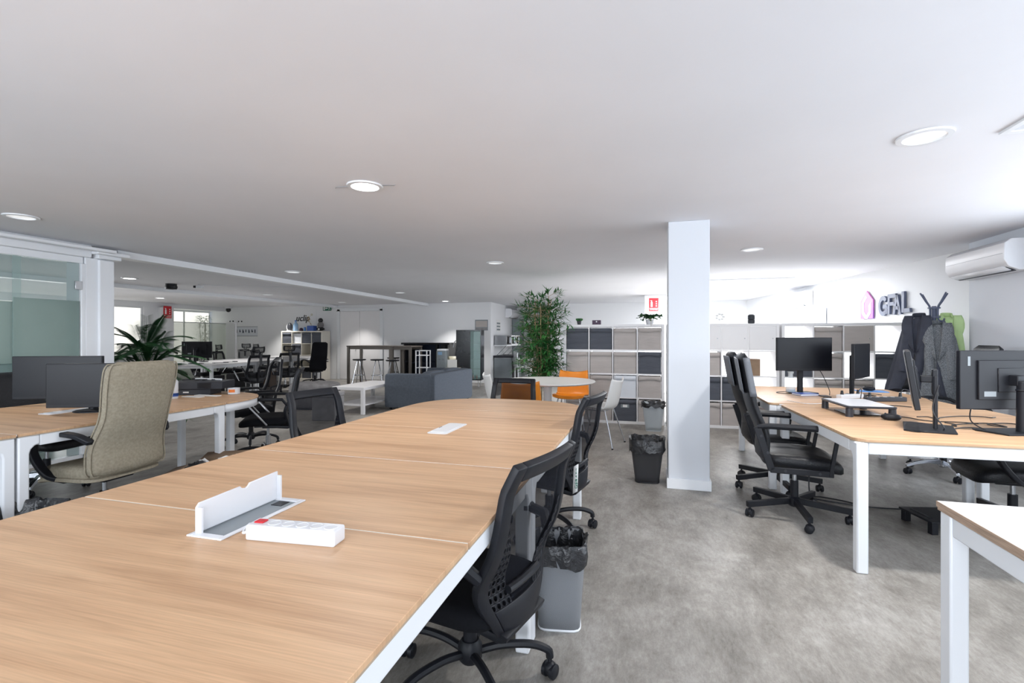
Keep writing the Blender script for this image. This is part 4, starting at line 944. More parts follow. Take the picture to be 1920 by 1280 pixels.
coat('green_jacket', 'pale green jacket hanging on the right of the coat rack', (CRX+.13, CRY+.03, 1.50), -10, 'coatgreen', .74, .09, .28, .22, .07, 5, sleeve=True, cat='jacket')

# ------------------------------------------------------------------ round table and shell chairs
t = thing('round_table', 'round white table on a central pedestal beside the cube shelf', 'table', (-1.27, 6.17, 0))
MB().lathe([(.001, .70), (.57, .703), (.60, .718), (.60, .725), (.597, .73), (.001, .73)], n=56).build('tabletop', 'shellwhite', t)
MB().lathe([(.055, .02), (.05, .12), (.05, .68), (.10, .70)], n=24).build('pedestal', 'white', t)
MB().lathe([(.001, 0), (.30, 0), (.30, .012), (.06, .03), (.001, .03)], n=40).build('foot', 'white', t)
def shell_chair(label, loc, rz, m):
    t = thing('shell_chair', label, 'chair', loc, rz); g = MB()
    prof = spline2([(.22, .425), (.19, .45), (.05, .445), (-.12, .43), (-.19, .455), (-.225, .55), (-.25, .68), (-.275, .80)], 4); n = len(prof)
    def sh(a, b):
        s = b*(n-1); i = min(int(s), n-2); f = s-i; y = prof[i][0]*(1-f)+prof[i+1][0]*f; z = prof[i][1]*(1-f)+prof[i+1][1]*f
        u = a*2-1; wv = .215+.02*math.sin(b*PI)-.03*max(0, b-.6)
        if b > .45: y += .06*u*u*(1-.3*(b-.45))
        if b < .55: z += .03*abs(u)**3
        if .45 < b < .7: z += .0
        if b > .9: z -= .03*(1-u*u)*(b-.9)/.1
        return Vector((u*wv, y, z))
    g.grid(sh, 14, 28); g.build('seat_shell', m, t, solid=.009, ang=80)
    for sx in (-1, 1):
        for sy, yy in ((1, .14), (-1, -.12)):
            q = MB(); q.cyl((sx*.15, yy, .425), (sx*.235, yy+sy*.12, .012), .009, n=10); l = q.build('leg', 'chrome', t)
            MB().cyl((sx*.235, yy+sy*.12, 0), (sx*.2347, yy+sy*.1196, .014), .012, n=10).build('foot_cap', 'black', l)
    q = MB(); q.tube([(-.15, .14, .425), (.15, .14, .425), (.15, -.12, .42), (-.15, -.12, .42), (-.15, .14, .425)], .008, 8); q.build('under_frame', 'chrome', t)
    return t
shell_chair('white shell chair with chrome legs right of the round table', (-.60, 5.98, 0), 76, 'shellwhite')
shell_chair('orange shell chair on the far side of the round table', (-1.10, 6.96, 0), 178, 'orange')
shell_chair('orange shell chair on the near side of the round table, seen through the mesh chair', (-1.42, 5.42, 0), 12, 'orange')
shell_chair('white shell chair left of the round table, behind the mesh chair', (-1.92, 6.35, 0), -60, 'shellwhite')

# ------------------------------------------------------------------ bamboo plant
t = thing('bamboo_plant', 'tall bushy artificial bamboo plant left of the cube shelf', 'plant', (-1.62, 7.42, 0))
MB().lathe([(.12, 0), (.16, .26), (.15, .26), (.14, .22), (.001, .22)], n=24).build('pot', 'terracotta', t)
stems = []; g = MB()
for k in range(9):
    a = k*2.4; q = .05+.03*(k % 3); top = Vector((math.cos(a)*(.10+.03*(k % 4)), math.sin(a)*(.10+.03*(k % 4)), random.uniform(1.55, 1.95)))
    pts = spline([(math.cos(a)*q*.8, math.sin(a)*q*.8, .22), (math.cos(a)*q*1.1, math.sin(a)*q*1.1, .9), tuple(top)], 8); stems.append(pts)
    g = MB(); g.tube(pts, .006, 6); g.build('stem', 'stem', t)
g = MB(); tw = MB()
for k in range(560):
    pts = random.choice(stems); p = pts[random.randint(4, len(pts)-1)]; z = p.z
    if z < .62: continue
    a = random.uniform(0, 2*PI); rad = random.uniform(.08, .36)*(1.0 if z < 1.7 else .75)*(0.6+.4*min(1, (z-.55)/.25))
    e = p+Vector((math.cos(a)*rad, math.sin(a)*rad*.8, random.uniform(-.05, .12))); e.z = min(e.z, 2.0)
    tw.tube([p, e], .0016, 3, caps=False)
    d0 = (e-p).normalized()
    for q in range(8):
        f = .45+.55*q/7; dirv = d0+Vector((random.uniform(-1, 1), random.uniform(-1, 1), random.uniform(-.7, .7)))*.9
        leafblade(g, p.lerp(e, f), dirv, random.uniform(.10, .165), .026, Vector((0, 0, 1)))
tag(tw.build('twigs', 'stem', t), kind='stuff'); tag(g.build('leaves', 'green', t, smooth=False), kind='stuff')
# palm
PX, PY = -6.75, 5.2
t = thing('potted_palm', 'large dark green palm standing right of the white left pillar', 'plant', (PX, PY, 0))
MB().lathe([(.16, 0), (.22, .34), (.20, .34), (.19, .30), (.001, .30)], n=24).build('pot', 'terracotta', t)
for k in range(52):
    a = k*2.399; el = -.05+1.4*((k*7) % 52)/52; L = random.uniform(.5, .78); d = Vector((math.cos(a)*math.cos(el), math.sin(a)*math.cos(el), math.sin(el)))
    b0 = Vector((0, 0, .55+.72*(k % 6)/6)); pts = []
    for i in range(15):
        f = i/14; p = b0+d*L*f; p.z -= .38*f*f*L*math.cos(el)+.06*f*f; pts.append(p)
    g = MB(); g.tube(pts, [.007*(1-.8*i/14) for i in range(15)], 4)
    P2 = spline(pts, 4)
    for i in range(6, len(P2)-1):
        f = i/len(P2); tg = (P2[i+1]-P2[i-1]).normalized(); s = tg.cross(Vector((0, 0, 1))).normalized()
        for sg in (-1, 1): leafblade(g, P2[i], s*sg+tg*.9+Vector((0, 0, .05-.2*f)), .20*math.sin(min(1, f*1.15+.1)*PI*.9)+.05, .013, Vector((0, 0, 1)))
    g.build('frond', 'palm', t, smooth=False)
g = MB(); 
for k in range(5): g.tube(spline([(.03*math.cos(k), .03*math.sin(k), .3), (.05*math.cos(k*2), .05*math.sin(k*2), .7), (.03, 0, 1.0)]), .012, 6)
g.build('trunk', 'stem', t)

# ------------------------------------------------------------------ lounge
t = thing('sofa', 'dark grey two seat sofa turned away behind the long table', 'sofa', (-4.03, 8.67, 0))
def cush(name, c_, d_, m, par, e=.22): g = MB(); g.ell(c_, (d_[0]/2, d_[1]/2, d_[2]/2), e, 28, 14); return g.build(name, m, par, ang=60)
cush('backrest', (.37, 0, .34), (.20, 1.86, .60), 'greyfab', t, .14)
for s, nm in ((-1, 'armrest'), (1, 'armrest')): cush(nm, (-.05, s*.85, .34), (.90, .18, .60), 'greyfab', t, .14)
cush('seat_base', (-.08, 0, .22), (.82, 1.56, .26), 'greyfab', t, .14)
for s in (-1, 1): cush('seat_cushion', (-.1, s*.39, .39), (.76, .77, .15), 'greyfab', t); cush('back_cushion', (.2, s*.39, .52), (.2, .76, .30), 'greyfab', t, .4)
for x in (-.42, .38):
    for y in (-.85, .85): MB().cyl((x, y, 0), (x, y, .06), .02, n=10).build('foot', 'black', t)
t = thing('coffee_table', 'white low table with lower shelf beside the grey sofa', 'coffee table', (-4.86, 7.75, 0))
MB().b2((-.30, -.62, .40), (.30, .62, .45)).build('tabletop', 'whitelam', t, bevel=.003); MB().b2((-.28, -.6, .14), (.28, .6, .16)).build('lower_shelf', 'whitelam', t)
for x in (-.27, .27):
    for y in (-.59, .59): MB().b2((x-.028, y-.028, 0), (x+.028, y+.028, .40)).build('leg', 'whitelam', t, bevel=.002)
t = thing('ottoman', 'large round tufted grey velvet ottoman', 'ottoman', (-5.95, 7.72, 0))
g = MB(); n = 64; rings = []
for q, z in ((.40, .03), (.43, .06), (.44, .2), (.44, .32), (.445, .38), (.42, .42)): rings.append([Vector((q*math.cos(2*PI*k/n)*(1+.012*math.cos(k*PI/2*1)), q*math.sin(2*PI*k/n)*(1+.012*math.cos(k*PI/2)), z)) for k in range(n)])
for q, z in ((.40, .44), (.33, .455), (.24, .46), (.15, .46), (.06, .46), (.001, .455)): rings.append([Vector((q*math.cos(2*PI*k/n), q*math.sin(2*PI*k/n), z-.02*max(0, math.cos(q*22))*max(0, math.cos(k*2*PI/n*8)))) for k in range(n)])
g.loft(rings); g.build('body', 'velvet', t, ang=80)
for k in range(8): MB().ell((.36*math.cos(k*PI/4), .36*math.sin(k*PI/4), .438), (.012, .012, .006), n=8, m=5).build('button', 'velvet', t)
MB().lathe([(.38, 0), (.38, .035)], n=32).build('plinth', 'black', t)
t = thing('storage_ottoman', 'light grey velvet storage cube with lid', 'ottoman', (-4.86, 6.62, 0), 12)
MB().b2((-.18, -.18, .0), (.18, .18, .355)).build('body', 'velvet2', t, bevel=.012); MB().b2((-.19, -.19, .357), (.19, .19, .425)).build('lid', 'velvet2', t, bevel=.015)

# ------------------------------------------------------------------ bar tables and stools
def bar_table(label, x0, x1, y0, y1, zt=1.05, legm='bronze'):
    t = thing('bar_table', label, 'bar table', ((x0+x1)/2, (y0+y1)/2, 0)); W = (x1-x0)/2; D = (y1-y0)/2
    MB().b2((-W, -D, zt-.03), (W, D, zt)).build('tabletop', 'woodk', t, bevel=.003)
    for x in (-W+.04, W-.04):
        for y in (-D+.04, D-.04): MB().b2((x-.03, y-.03, 0), (x+.03, y+.03, zt-.03)).build('leg', legm, t)
    MB().b2((-W+.07, -D+.03, zt-.10), (W-.07, -D+.05, zt-.03)).build('apron', legm, t); MB().b2((-W+.07, D-.05, zt-.10), (W-.07, D-.03, zt-.03)).build('apron', legm, t)
    return t
bar_table('tall bar table with dark top in front of the double door', -8.05, -6.68, 11.75, 12.45)
bar_table('tall narrow bar table right of the one in front of the double door', -6.62, -6.02, 11.6, 12.3)
def stool(label, loc, rz, seat='black', legm='chrome'):
    t = thing('bar_stool', label, 'stool', loc, rz); MB().lathe([(.001, .665), (.16, .668), (.175, .685), (.17, .70), (.001, .705)], n=24).build('seat', seat, t)
    for k in range(4):
        a = R(45+90*k); MB().cyl((math.cos(a)*.05, math.sin(a)*.05, .668), (math.cos(a)*.21, math.sin(a)*.21, 0), .012, n=8).build('leg', legm, t)
    MB().lathe([(.135, .27), (.15, .27), (.15, .285), (.135, .285), (.135, .27)], n=24, caps=False).build('foot_ring', legm, t)
stool('black seated bar stool with chrome legs, leftmost at the bar table', (-7.45, 11.45, 0), 10)
stool('black seated bar stool with chrome legs, middle of the bar table', (-6.95, 11.5, 0), 30)
stool('all black bar stool behind the middle chrome legged stool', (-7.12, 12.65, 0), 0, 'black', 'black')
stool('black seated bar stool with chrome legs, between the two bar tables', (-6.38, 11.3, 0), 20)
# black counter, trolley, dispenser, crate, showcase
t = thing('bar_counter', 'black high counter with open front against the back wall', 'counter', (-5.95, 12.62, 0))
for a, b, nm, m in (((-.72, -.35, 1.08), (.72, .35, 1.13), 'top', 'blackg'), ((-.66, -.3, 0), (-.6, .33, 1.08), 'side_panel', 'blackg'), ((.46, -.3, 0), (.62, -.22, 1.08), 'front_post', 'blackg'), ((.6, -.3, 0), (.66, .33, 1.08), 'side_panel', 'blackg'), ((-.6, .28, .05), (.6, .32, 1.08), 'back_panel', 'navy'), ((-.6, -.1, .55), (.46, .28, .58), 'shelf', 'navy'), ((.3, -.3, .0), (.36, -.22, 1.08), 'front_post', 'blackg')): MB().b2(a, b).build(nm, m, t, bevel=.003)
t = thing('trolley', 'white narrow metal trolley in front of the black counter', 'trolley', (-5.72, 11.7, 0), 4)
for x in (-.15, .15):
    for y in (-.12, .12): MB().b2((x-.012, y-.012, .05), (x+.012, y+.012, .92)).build('post', 'white', t); MB().ell((x, y, .025), (.02, .02, .025), n=8, m=6).build('caster', 'black', t)
for z in (.15, .48, .80): MB().b2((-.138, -.108, z), (.138, .108, z+.02)).build('shelf', 'white', t)
MB().b2((-.16, -.14, .92), (.16, -.11, .94)).b2((-.16, .11, .92), (.16, .14, .94)).build('top_rail', 'white', t)
t = thing('water_dispenser', 'grey water dispenser right of the black counter', 'water dispenser', (-5.27, 11.95, 0), 8)
MB().prism(rr(-.14, .14, -.15, .15, .05), XY, 0, .93).build('body', 'greydisp', t); MB().prism(rr(-.13, .13, -.14, .14, .05), XY, .93, .97).build('top_cover', 'whiteplastic', t)
MB().b2((-.09, -.158, .82), (.02, -.1505, .90)).build('display', 'bluebottle', t)
for x in (-.05, .05): MB().cyl((x, -.17, .70), (x, -.15, .70), .018, n=10).build('tap', 'chrome', t)
MB().b2((-.08, -.19, .38), (.08, -.151, .41)).build('drip_tray', 'dark', t)
t = thing('storage_crate', 'beige plastic crate with open lid beside the water dispenser', 'crate', (-4.92, 11.75, 0), 8)
MB().b2((-.19, -.15, .0), (.19, .15, .42)).build('crate_body', 'cream', t, bevel=.01); MB().b2((-.205, -.16, .421), (.205, .16, .50)).build('crate_rim', 'cream', t, bevel=.008); MB().add([(-.2, .15, .50), (.2, .15, .50), (.19, .22, .78), (-.19, .22, .78)], [(0, 1, 2, 3)]).build('lid', 'cream', t, solid=.012)
tag(MB().b2((-.13, -.06, 0), (.13, -.05, .2)).build('paper_sheet', 'paper', loc=(-4.93, 11.82, .502)), 'white paper sheet standing in the open beige crate', 'paper')
t = thing('hand_truck', 'bent grey tube cart handle against the back wall behind the dispenser', 'cart', (-4.95, 12.55, 0))
g = MB(); g.tube(spline([(-.28, 0, 1.0), (-.22, 0, 1.17), (0, 0, 1.22), (.14, 0, 1.14), (.18, 0, .9), (.18, 0, .05)]), .014, 8); g.build('handle_tube', 'steel', t); MB().b2((0, -.05, .6), (.15, .06, .95)).build('tool_box', 'black', t, bevel=.01); MB().b2((.01, -.055, .72), (.09, -.0501, .92)).build('label_plate', 'greydisp', t)
MB().b2((-.2, -.1, 0), (.2, .12, .05)).build('foot_plate', 'steel', t)
t = thing('showcase', 'tall black showcase on thin legs with lit glass shelves', 'cabinet', (-4.56, 12.1, 0), 8)
W_ = .33
for a, b in (((-W_, -.2, .2), (-W_+.02, .2, 1.44)), ((W_-.02, -.2, .2), (W_, .2, 1.44)), ((-W_, -.2, 1.44), (W_, .2, 1.47)), ((-W_, -.2, .17), (W_, .2, .2)), ((-W_+.02, .18, .2), (W_-.02, .2, 1.44)), ((.03, -.18, .2), (.05, .18, 1.44))): MB().b2(a, b).build('panel', 'blackg', t)
MB().b2((-W_+.02, -.2, .2), (.04, -.18, 1.44)).build('door', 'blackg', t, bevel=.002)
MB().b2((.055, .15, .22), (W_-.025, .175, 1.42)).build('light_back', 'innerlight', t)
for z in (.45, .7, .92, 1.12): MB().b2((.052, -.15, z), (W_-.022, .15, z+.008)).build('glass_shelf', 'bottle', t)
MB().b2((.045, -.2, .2), (W_-.02, -.195, 1.44)).build('glass_door', 'glass', t)
for x in (-.25, .25):
    for y in (-.15, .15): MB().cyl((x, y, 0), (x*.96, y, .17), .012, n=8).build('leg', 'steel', t)
for k in range(3): tag(MB().lathe([(.018, 0), (.022, .01), (.022, .06), (.01, .08), (.01, .1), (.001, .1)], n=10).build('bottle', 'liner' if k % 2 else 'red', loc=(-4.56+.09+.05*k, 12.08, .201)), ('leftmost', 'middle', 'rightmost')[k]+' small bottle at the foot of the lit showcase', 'bottle', 'bottles in the showcase')
# kitchen shelf and microwaves
t = thing('kitchen_shelf', 'white wall shelf carrying the microwaves', 'shelf', (-4.11, 13.85, 1.03)); MB().b2((-.19, -.58, 0), (.2, .95, .03)).build('shelf_board', 'white', t)
for y in (-.4, .2, .8): MB().bar((-.18, y, -.3), (.12, y, -.005), .02, .02).build('bracket', 'steel', t)
for k in range(3):
    t = thing('microwave', ('silver microwave nearest on the kitchen shelf', 'small white microwave in the middle of the kitchen shelf', 'small white microwave farthest on the kitchen shelf')[k], 'microwave', (-4.10, 13.53+.5*k, 1.062), 90, 'microwaves on the kitchen shelf'); m = 'steel' if k == 0 else 'whiteplastic'; ww = .23 if k == 0 else .2
    MB().b2((-ww, -.18, 0), (ww, .18, .27)).build('housing', m, t, bevel=.006); MB().b2((-ww+.02, -.186, .03), (ww-.12, -.1805, .24)).build('door', 'blackg', t); MB().b2((ww-.10, -.186, .03), (ww-.02, -.1805, .24)).build('control_panel', 'dark', t); MB().b2((ww-.125, -.2, .05), (ww-.115, -.186, .22)).build('handle', 'chrome', t)
t = thing('dishwasher', 'dark grey dishwasher under the microwave shelf', 'dishwasher', (-4.02, 13.75, 0), 90); MB().b2((-.5, -.26, .0), (.45, .26, .68)).build('cabinet_body', 'greydisp', t, bevel=.006); MB().b2((-.5, -.28, .70), (.6, .28, .76)).build('worktop', 'dark', t); MB().b2((-.47, -.272, .06), (.42, -.261, .6)).build('door', 'dark', t, bevel=.003); MB().b2((-.3, -.3, .6), (.25, -.28, .62)).build('handle', 'chrome', t); MB().b2((-.5, -.25, .68), (.45, .25, .70)).build('filler', 'steel', t)
t = thing('side_table', 'small white table near the kitchen door', 'table', (-2.98, 12.6, 0)); MB().b2((-.35, -.3, .70), (.35, .3, .73)).build('tabletop', 'whitelam', t)
for x in (-.31, .31):
    for y in (-.26, .26): MB().b2((x-.02, y-.02, 0), (x+.02, y+.02, .7)).build('leg', 'steel', t)
t = thing('white_chair', 'white chair between the kitchen counter and the small white table', 'chair', (-3.45, 13.3, 0), -60); MB().b2((-.2, -.2, .43), (.2, .2, .46)).build('seat', 'white', t, bevel=.01); MB().b2((-.2, -.22, .46), (.2, -.19, .88)).build('backrest', 'white', t, bevel=.01)
for x in (-.18, .18):
    for y in (-.18, .18): MB().b2((x-.015, y-.015, 0), (x+.015, y+.015, .43)).build('leg', 'white', t)
# notices and pictures
def plate(name, label, cat, loc, rz, w_, h_, m, parts=()):
    t = thing(name, label, cat, loc, rz); MB().b2((-w_/2, -.008, -h_/2), (w_/2, 0, h_/2)).build('plate', m, t)
    for nm, mm, a, b in parts: MB().b2((a[0], -.011, a[1]), (b[0], -.0085, b[1])).build(nm, mm, t)
    return t
plate('framed_print', 'framed print on the back wall above the black showcase', 'picture', (-4.58, WB-.002, 1.62), 0, .38, .30, 'greydisp', [('print_band', 'boxbeige', (-.17, -.06), (.17, .12)), ('lower_band', 'velvet2', (-.17, -.13), (.17, -.08))])
plate('notice', 'white notice on the kitchen side wall', 'notice', (-4.308, 13.75, 1.62), 90, .42, .34, 'paper', [('printed_block', 'greydisp', (-.17, -.02+.02*i*0+(-.12+.09*i)), (.15, -.12+.09*i+.03)) for i in range(3)])
def ext_sign(label, loc, rz, s=1):
    t = plate('extinguisher_sign', label, 'sign', loc, rz, .21*s, .30*s, 'red')
    MB().b2((-.07*s, -.011, -.05*s), (-.03*s, -.0085, .06*s)).b2((-.06*s, -.011, .06*s), (-.04*s, -.0085, .09*s)).b2((-.08*s, -.011, .09*s), (-.04*s, -.0085, .10*s)).build('extinguisher_symbol', 'textw', t)
    g = MB()
    for k in range(3): g.cyl((.055*s, -.011, (.07-.05*k)*s), (.055*s, -.0085, (.07-.05*k)*s), .014*s, n=8)
    g.build('flame_symbol', 'textw', t); MB().b2((-.1*s, -.011, -.088*s), (.1*s, -.0085, -.080*s)).build('rule', 'textw', t)
    text('lettering', 'EXTINTOR', .036*s, 'textw', t, (0, -.0095, -.118*s), (R(90), 0, 0), .001, 0)
    return t
ext_sign('red fire extinguisher sign on the white pier behind the cube shelf', (.06, 11.798, 2.03), 0)
ext_sign('red fire extinguisher sign on the pier at the far left', (XL+.125, 10.9, 2.0), 90, 1.15)
t = plate('exit_sign', 'green emergency exit sign with arrow above the back wall shelf', 'sign', (-9.60, WB-.03, 2.17), 0, .29, .15, 'greensign')
MB().b2((-.12, -.011, -.055), (-.075, -.0085, .055)).build('doorway_symbol', 'textw', t)
g = MB(); g.prism([(-.06, 0), (-.03, .035), (-.03, .012), (.03, .012), (.03, -.012), (-.03, -.012), (-.03, -.035)], XZ, -.011, -.0085); g.build('arrow', 'textw', t)
g = MB(); g.ell((.085, -.0095, .045), (.011, .002, .011), n=10, m=6); g.bar((.085, -.0095, .035), (.078, -.0095, -.005), .012, .004); 
for a, b in (((.078, -.005), (.055, -.05)), ((.078, -.005), (.105, -.03)), ((.105, -.03), (.12, -.055)), ((.083, .025), (.055, .01)), ((.083, .025), (.11, .012))): g.bar((a[0], -.0095, a[1]), (b[0], -.0095, b[1]), .003, .009)
g.build('running_figure', 'textw', t)

# ------------------------------------------------------------------ far workspace
sf = cube_shelf('cream cube shelf with dark boxes against the back wall', -10.95, 12.62, m='creamlam', back=True)
for i, j, k in ((0, 3, 'd'), (2, 3, 'd'), (3, 3, 'd'), (1, 2, 'd'), (3, 0, 'd'), (2, 0, 'd'), (0, 0, 'b')):
    fabric_box(-10.95, 12.62, i, j, k, 'cream shelf at the back', 'storage boxes of the cream shelf at the back wall')
x, z, w_, h_ = cell(-10.95, 12.62, 1, 3); tag(MB().b2((0, 0, 0), (w_-.03, .3, h_-.04)).build('white_box', 'boxwhite', loc=(x+.015, 12.68, z+.001)), 'white paper box in the top row of the cream shelf', 'box')
x, z, w_, h_ = cell(-10.95, 12.62, 3, 2); tag(MB().ell((0, 0, .11), (.12, .12, .11)).build('dark_helmet', 'purple', loc=(x+.14, 12.8, z+.001)), 'dark rounded object in an open cube of the cream shelf', 'helmet')
t = thing('uclip_sign', 'pale panel reading uclip in black letters above the cream shelf', 'sign', (-10.45, WB-.004, 1.85), 0); MB().b2((-.52, -.006, -.28), (.45, 0, .30)).build('panel', 'wall', t)
text('lettering', 'uclip', .27, 'textk', t, (-.06, -.010, .02), (R(90), 0, 0), .004, .004, .25); text('ring_mark', '°', .24, 'cream', t, (.28, -.010, .06), (R(90), 0, 0), .004, .003)
FT = 1.471
t = thing('water_bottle', 'blue tinted water bottle on the cream shelf', 'bottle', (-10.57, 12.8, FT)); MB().lathe([(.06, 0), (.07, .02), (.07, .2), (.03, .27), (.025, .30), (.001, .30)], n=16).build('bottle_body', 'bluebottle', t); MB().lathe([(.03, .30), (.03, .33), (.001, .33)], n=12).build('cap', 'blue', t)
t = thing('round_speaker', 'dark round speaker in a white ring on the cream shelf', 'speaker', (-10.80, 12.8, FT)); MB().ell((.03, -.02, .13), (.09, .06, .13)).build('speaker_grille', 'dark', t); MB().lathe([(.08, 0), (.08, .02), (.03, .03)], n=16).build('stand', 'whiteplastic', t); MB().ell((-.03, .02, .12), (.09, .05, .12)).build('shell', 'whiteplastic', t)
t = thing('potted_plant', 'small twiggy plant in a dark blue pot on the cream shelf', 'plant', (-9.98, 12.8, FT)); MB().b2((-.12, -.08, 0), (.12, .08, .16)).build('pot', 'blue', t, bevel=.012)
g = MB()
for k in range(6): g.tube(spline([(0, 0, .15), (-.06-.02*k, 0, .24+.03*k), (-.1-.03*math.sin(k*2), .02*k-.05, .36+.02*k)]), .004, 5)
for k in range(30): leafblade(g, Vector((-.1+random.uniform(-.08, .08), random.uniform(-.05, .05), .28+random.uniform(-.08, .14))), Vector((random.uniform(-1, 1), random.uniform(-1, 1), random.uniform(-.3, 1))), .05, .025, Vector((0, 0, 1)))
g.build('foliage', 'stem', t, smooth=False)
tag(MB().lathe([(.05, 0), (.06, .03), (.04, .09), (.001, .1)], n=14).build('brown_bowl', 'purple', loc=(-10.35, 12.78, FT)), 'small brown object between the bottle and the blue pot', 'ornament')
tag(MB().lathe([(.03, 0), (.035, .03), (.03, .11), (.001, .12)], n=14).build('blue_cup', 'bluepad', loc=(-10.22, 12.78, FT)), 'small blue cup beside the dark blue pot', 'cup')
t = thing('figurine', 'black and grey seated figurine on the right of the cream shelf', 'figurine', (-9.67, 12.8, FT)); MB().ell((0, 0, .06), (.13, .09, .06)).build('legs', 'blackg', t); MB().ell((0, 0, .18), (.10, .08, .11)).build('torso', 'velvet', t); MB().ell((0, 0, .32), (.075, .07, .075)).build('head', 'blackg', t); MB().ell((0, -.085, .05), (.03, .02, .03)).build('belly_patch', 'textw', t)
# coat stand, wall pictograms, cctv
t = thing('coat_stand', 'slim white coat stand in front of the back wall', 'coat stand', (-12.25, 12.2, 0)); MB().cyl((0, 0, 0), (0, 0, 1.75), .03, n=10).build('pole', 'whiteplastic', t); MB().lathe([(.18, 0), (.18, .02), (.03, .04)], n=20).build('foot', 'whiteplastic', t)
for k in range(4): a = R(20+90*k); q = MB(); q.tube([(0, 0, 1.66), (math.cos(a)*.16, math.sin(a)*.16, 1.76)], .009, 6); h = q.build('hook', 'whiteplastic', t); MB().ell((math.cos(a)*.17, math.sin(a)*.17, 1.765), (.022, .022, .022), n=8, m=6).build('tip', 'black', h)
t = thing('pictogram_panel', 'pale wall panel with a row of small dark pictograms at the back left', 'wall decoration', (-12.65, WB-.003, 1.47)); MB().b2((-.5, -.006, -.16), (.42, 0, .16)).build('panel', 'shade_palegrey', t)
for k in range(7): x = -.40+.12*k; g = MB(); g.ell((x, -.008, .04), (.022, .003, .022), n=8, m=5); g.b2((x-.018, -.0095, -.05+.02*(k % 2)), (x+.018+.01*(k % 3), -.0065, .02)); g.build('pictogram', 'navy', t)
for z in (-.15, .15): MB().b2((-.5, -.009, z-.006), (.42, -.0065, z+.006)).build('rule', 'velvet', t)
t = thing('security_camera', 'dark dome camera in the far left ceiling corner', 'camera', (-13.1, 12.75, ZC)); MB().lathe([(.10, 0), (.10, -.05), (.07, -.06)][::-1], n=16).build('mount', 'whiteplastic', t); MB().ell((0, 0, -.10), (.075, .075, .075)).build('dome', 'blackg', t)
t = thing('bamboo_plant', 'bamboo plant blurred behind the frosted glass at the far left', 'plant', (-13.84, 12.5, 0)); MB().lathe([(.14, 0), (.18, .3), (.001, .28)], n=20).build('pot', 'whiteplastic', t); g = MB(); s_ = MB()
for k in range(5): s_.tube([(.04*math.cos(k*2), .04*math.sin(k*2), .28), (.1*math.cos(k*2), .1*math.sin(k*2), 1.7)], .008, 5)
for k in range(900):
    z = random.uniform(.5, 1.95); a = random.uniform(0, 2*PI); q = random.uniform(.02, .26)*(1 if z < 1.6 else .7)
    leafblade(g, Vector((math.cos(a)*q, math.sin(a)*q, z)), Vector((math.cos(a)+random.uniform(-.6, .6), math.sin(a)+random.uniform(-.6, .6), random.uniform(-.4, .6))), .13, .024, Vector((0, 0, 1)))
s_.build('stems', 'stem', t); tag(g.build('leaves', 'green', t, smooth=False), kind='stuff')

# far desks: a row of three, set slightly askew
fa = R(11); FO = Vector((-8.42, 7.80, 0))
def fd(u, v): return (FO.x-math.sin(fa)*v-math.cos(fa)*u, FO.y+math.cos(fa)*v-math.sin(fa)*u)
for k in range(3):
    cx, cy = fd(.68, .76+1.53*k)
    t = thing('white_bench_desk', ('white bench desk nearest in the far left workspace, carrying the black monitor', 'white bench desk in the middle of the far left workspace', 'white bench desk farthest in the left workspace, near the cream shelf')[k], 'desk', (cx, cy, 0), math.degrees(fa), 'white desks of the far left workspace')
    MB().b2((-.68, -.76, .705), (.68, .76, .73)).build('tabletop', 'whitelam', t, bevel=.002); MB().b2((-.62, -.70, .65), (.62, -.66, .704)).b2((-.62, .66, .65), (.62, .70, .704)).b2((-.66, -.70, .65), (-.62, .70, .704)).b2((.62, -.70, .65), (.66, .70, .704)).build('frame', 'white', t)
    for x in (-.64, .64):
        for y in (-.72, .72): MB().b2((x-.025, y-.025, 0), (x+.025, y+.025, .704)).build('leg', 'white', t)
px, py = fd(.62, .38)
monitor('black monitor showing its back on the nearest white desk of the far workspace', (px, py, TZ), 196+4, W=.60, H=.34, zc=.29, style='cyl')
cablething('black cable tangle on the nearest white desk of the far workspace', [(fd(.3+.12*math.sin(i*1.7), .5+.09*i)[0], fd(.3+.12*math.sin(i*1.7), .5+.09*i)[1], TZ+.008) for i in range(10)], .006)
px, py = fd(1.0, 1.1)
t = thing('desk_lamp', 'black desk lamp with a long flat arm on the far desks', 'desk lamp', (px, py, TZ), 10); MB().lathe([(.001, 0), (.09, 0), (.09, .015), (.02, .02), (.001, .02)], n=18).build('lamp_base', 'black', t); g = MB(); g.tube(spline([(0, 0, .02), (.02, 0, .25), (.0, 0, .40), (-.08, 0, .44), (-.42, 0, .445)]), .010, 8); g.build('lamp_arm', 'black', t)
GH = 'mesh chairs with headrests in the far workspace'
hc = mesh_chair('black mesh headrest chair pulled out on the near side of the far desks', (-8.35, 9.75, 0), 60, hs=.46, bh=.5, head=True, arms='chrome', perf=False, lift='chrome', fab='meshfar', group=GH)
dup(hc, 'black mesh headrest chair nearest the camera in the far workspace', (-7.95, 8.30, 0), 75)
dup(hc, 'black mesh headrest chair on the far side behind the black monitor', (-10.05, 9.15, 0), -100)
dup(hc, 'black mesh headrest chair on the far side, left of the white coat stand', (-10.45, 10.2, 0), -75)
dup(hc, 'black mesh headrest chair standing back from the far desks, before the white coat stand', (-11.45, 11.95, 0), -110)
dup(hc, 'black mesh headrest chair on the far side, midway between coat stand and cream shelf', (-10.75, 11.75, 0), -78)
padded_chair('high_back_chair', 'plain black high backed chair in front of the cream shelf', (-8.75, 11.35, 0), 60, 'fabric', 'fabric', hs=.46, ht=1.15, base='tube')
tag(MB().b2((-.15, -.12, 0), (.15, .12, .4)).build('cardboard_box', 'card', loc=(-9.6, 10.6, 0)), 'brown box on the floor under the far white desks', 'box')
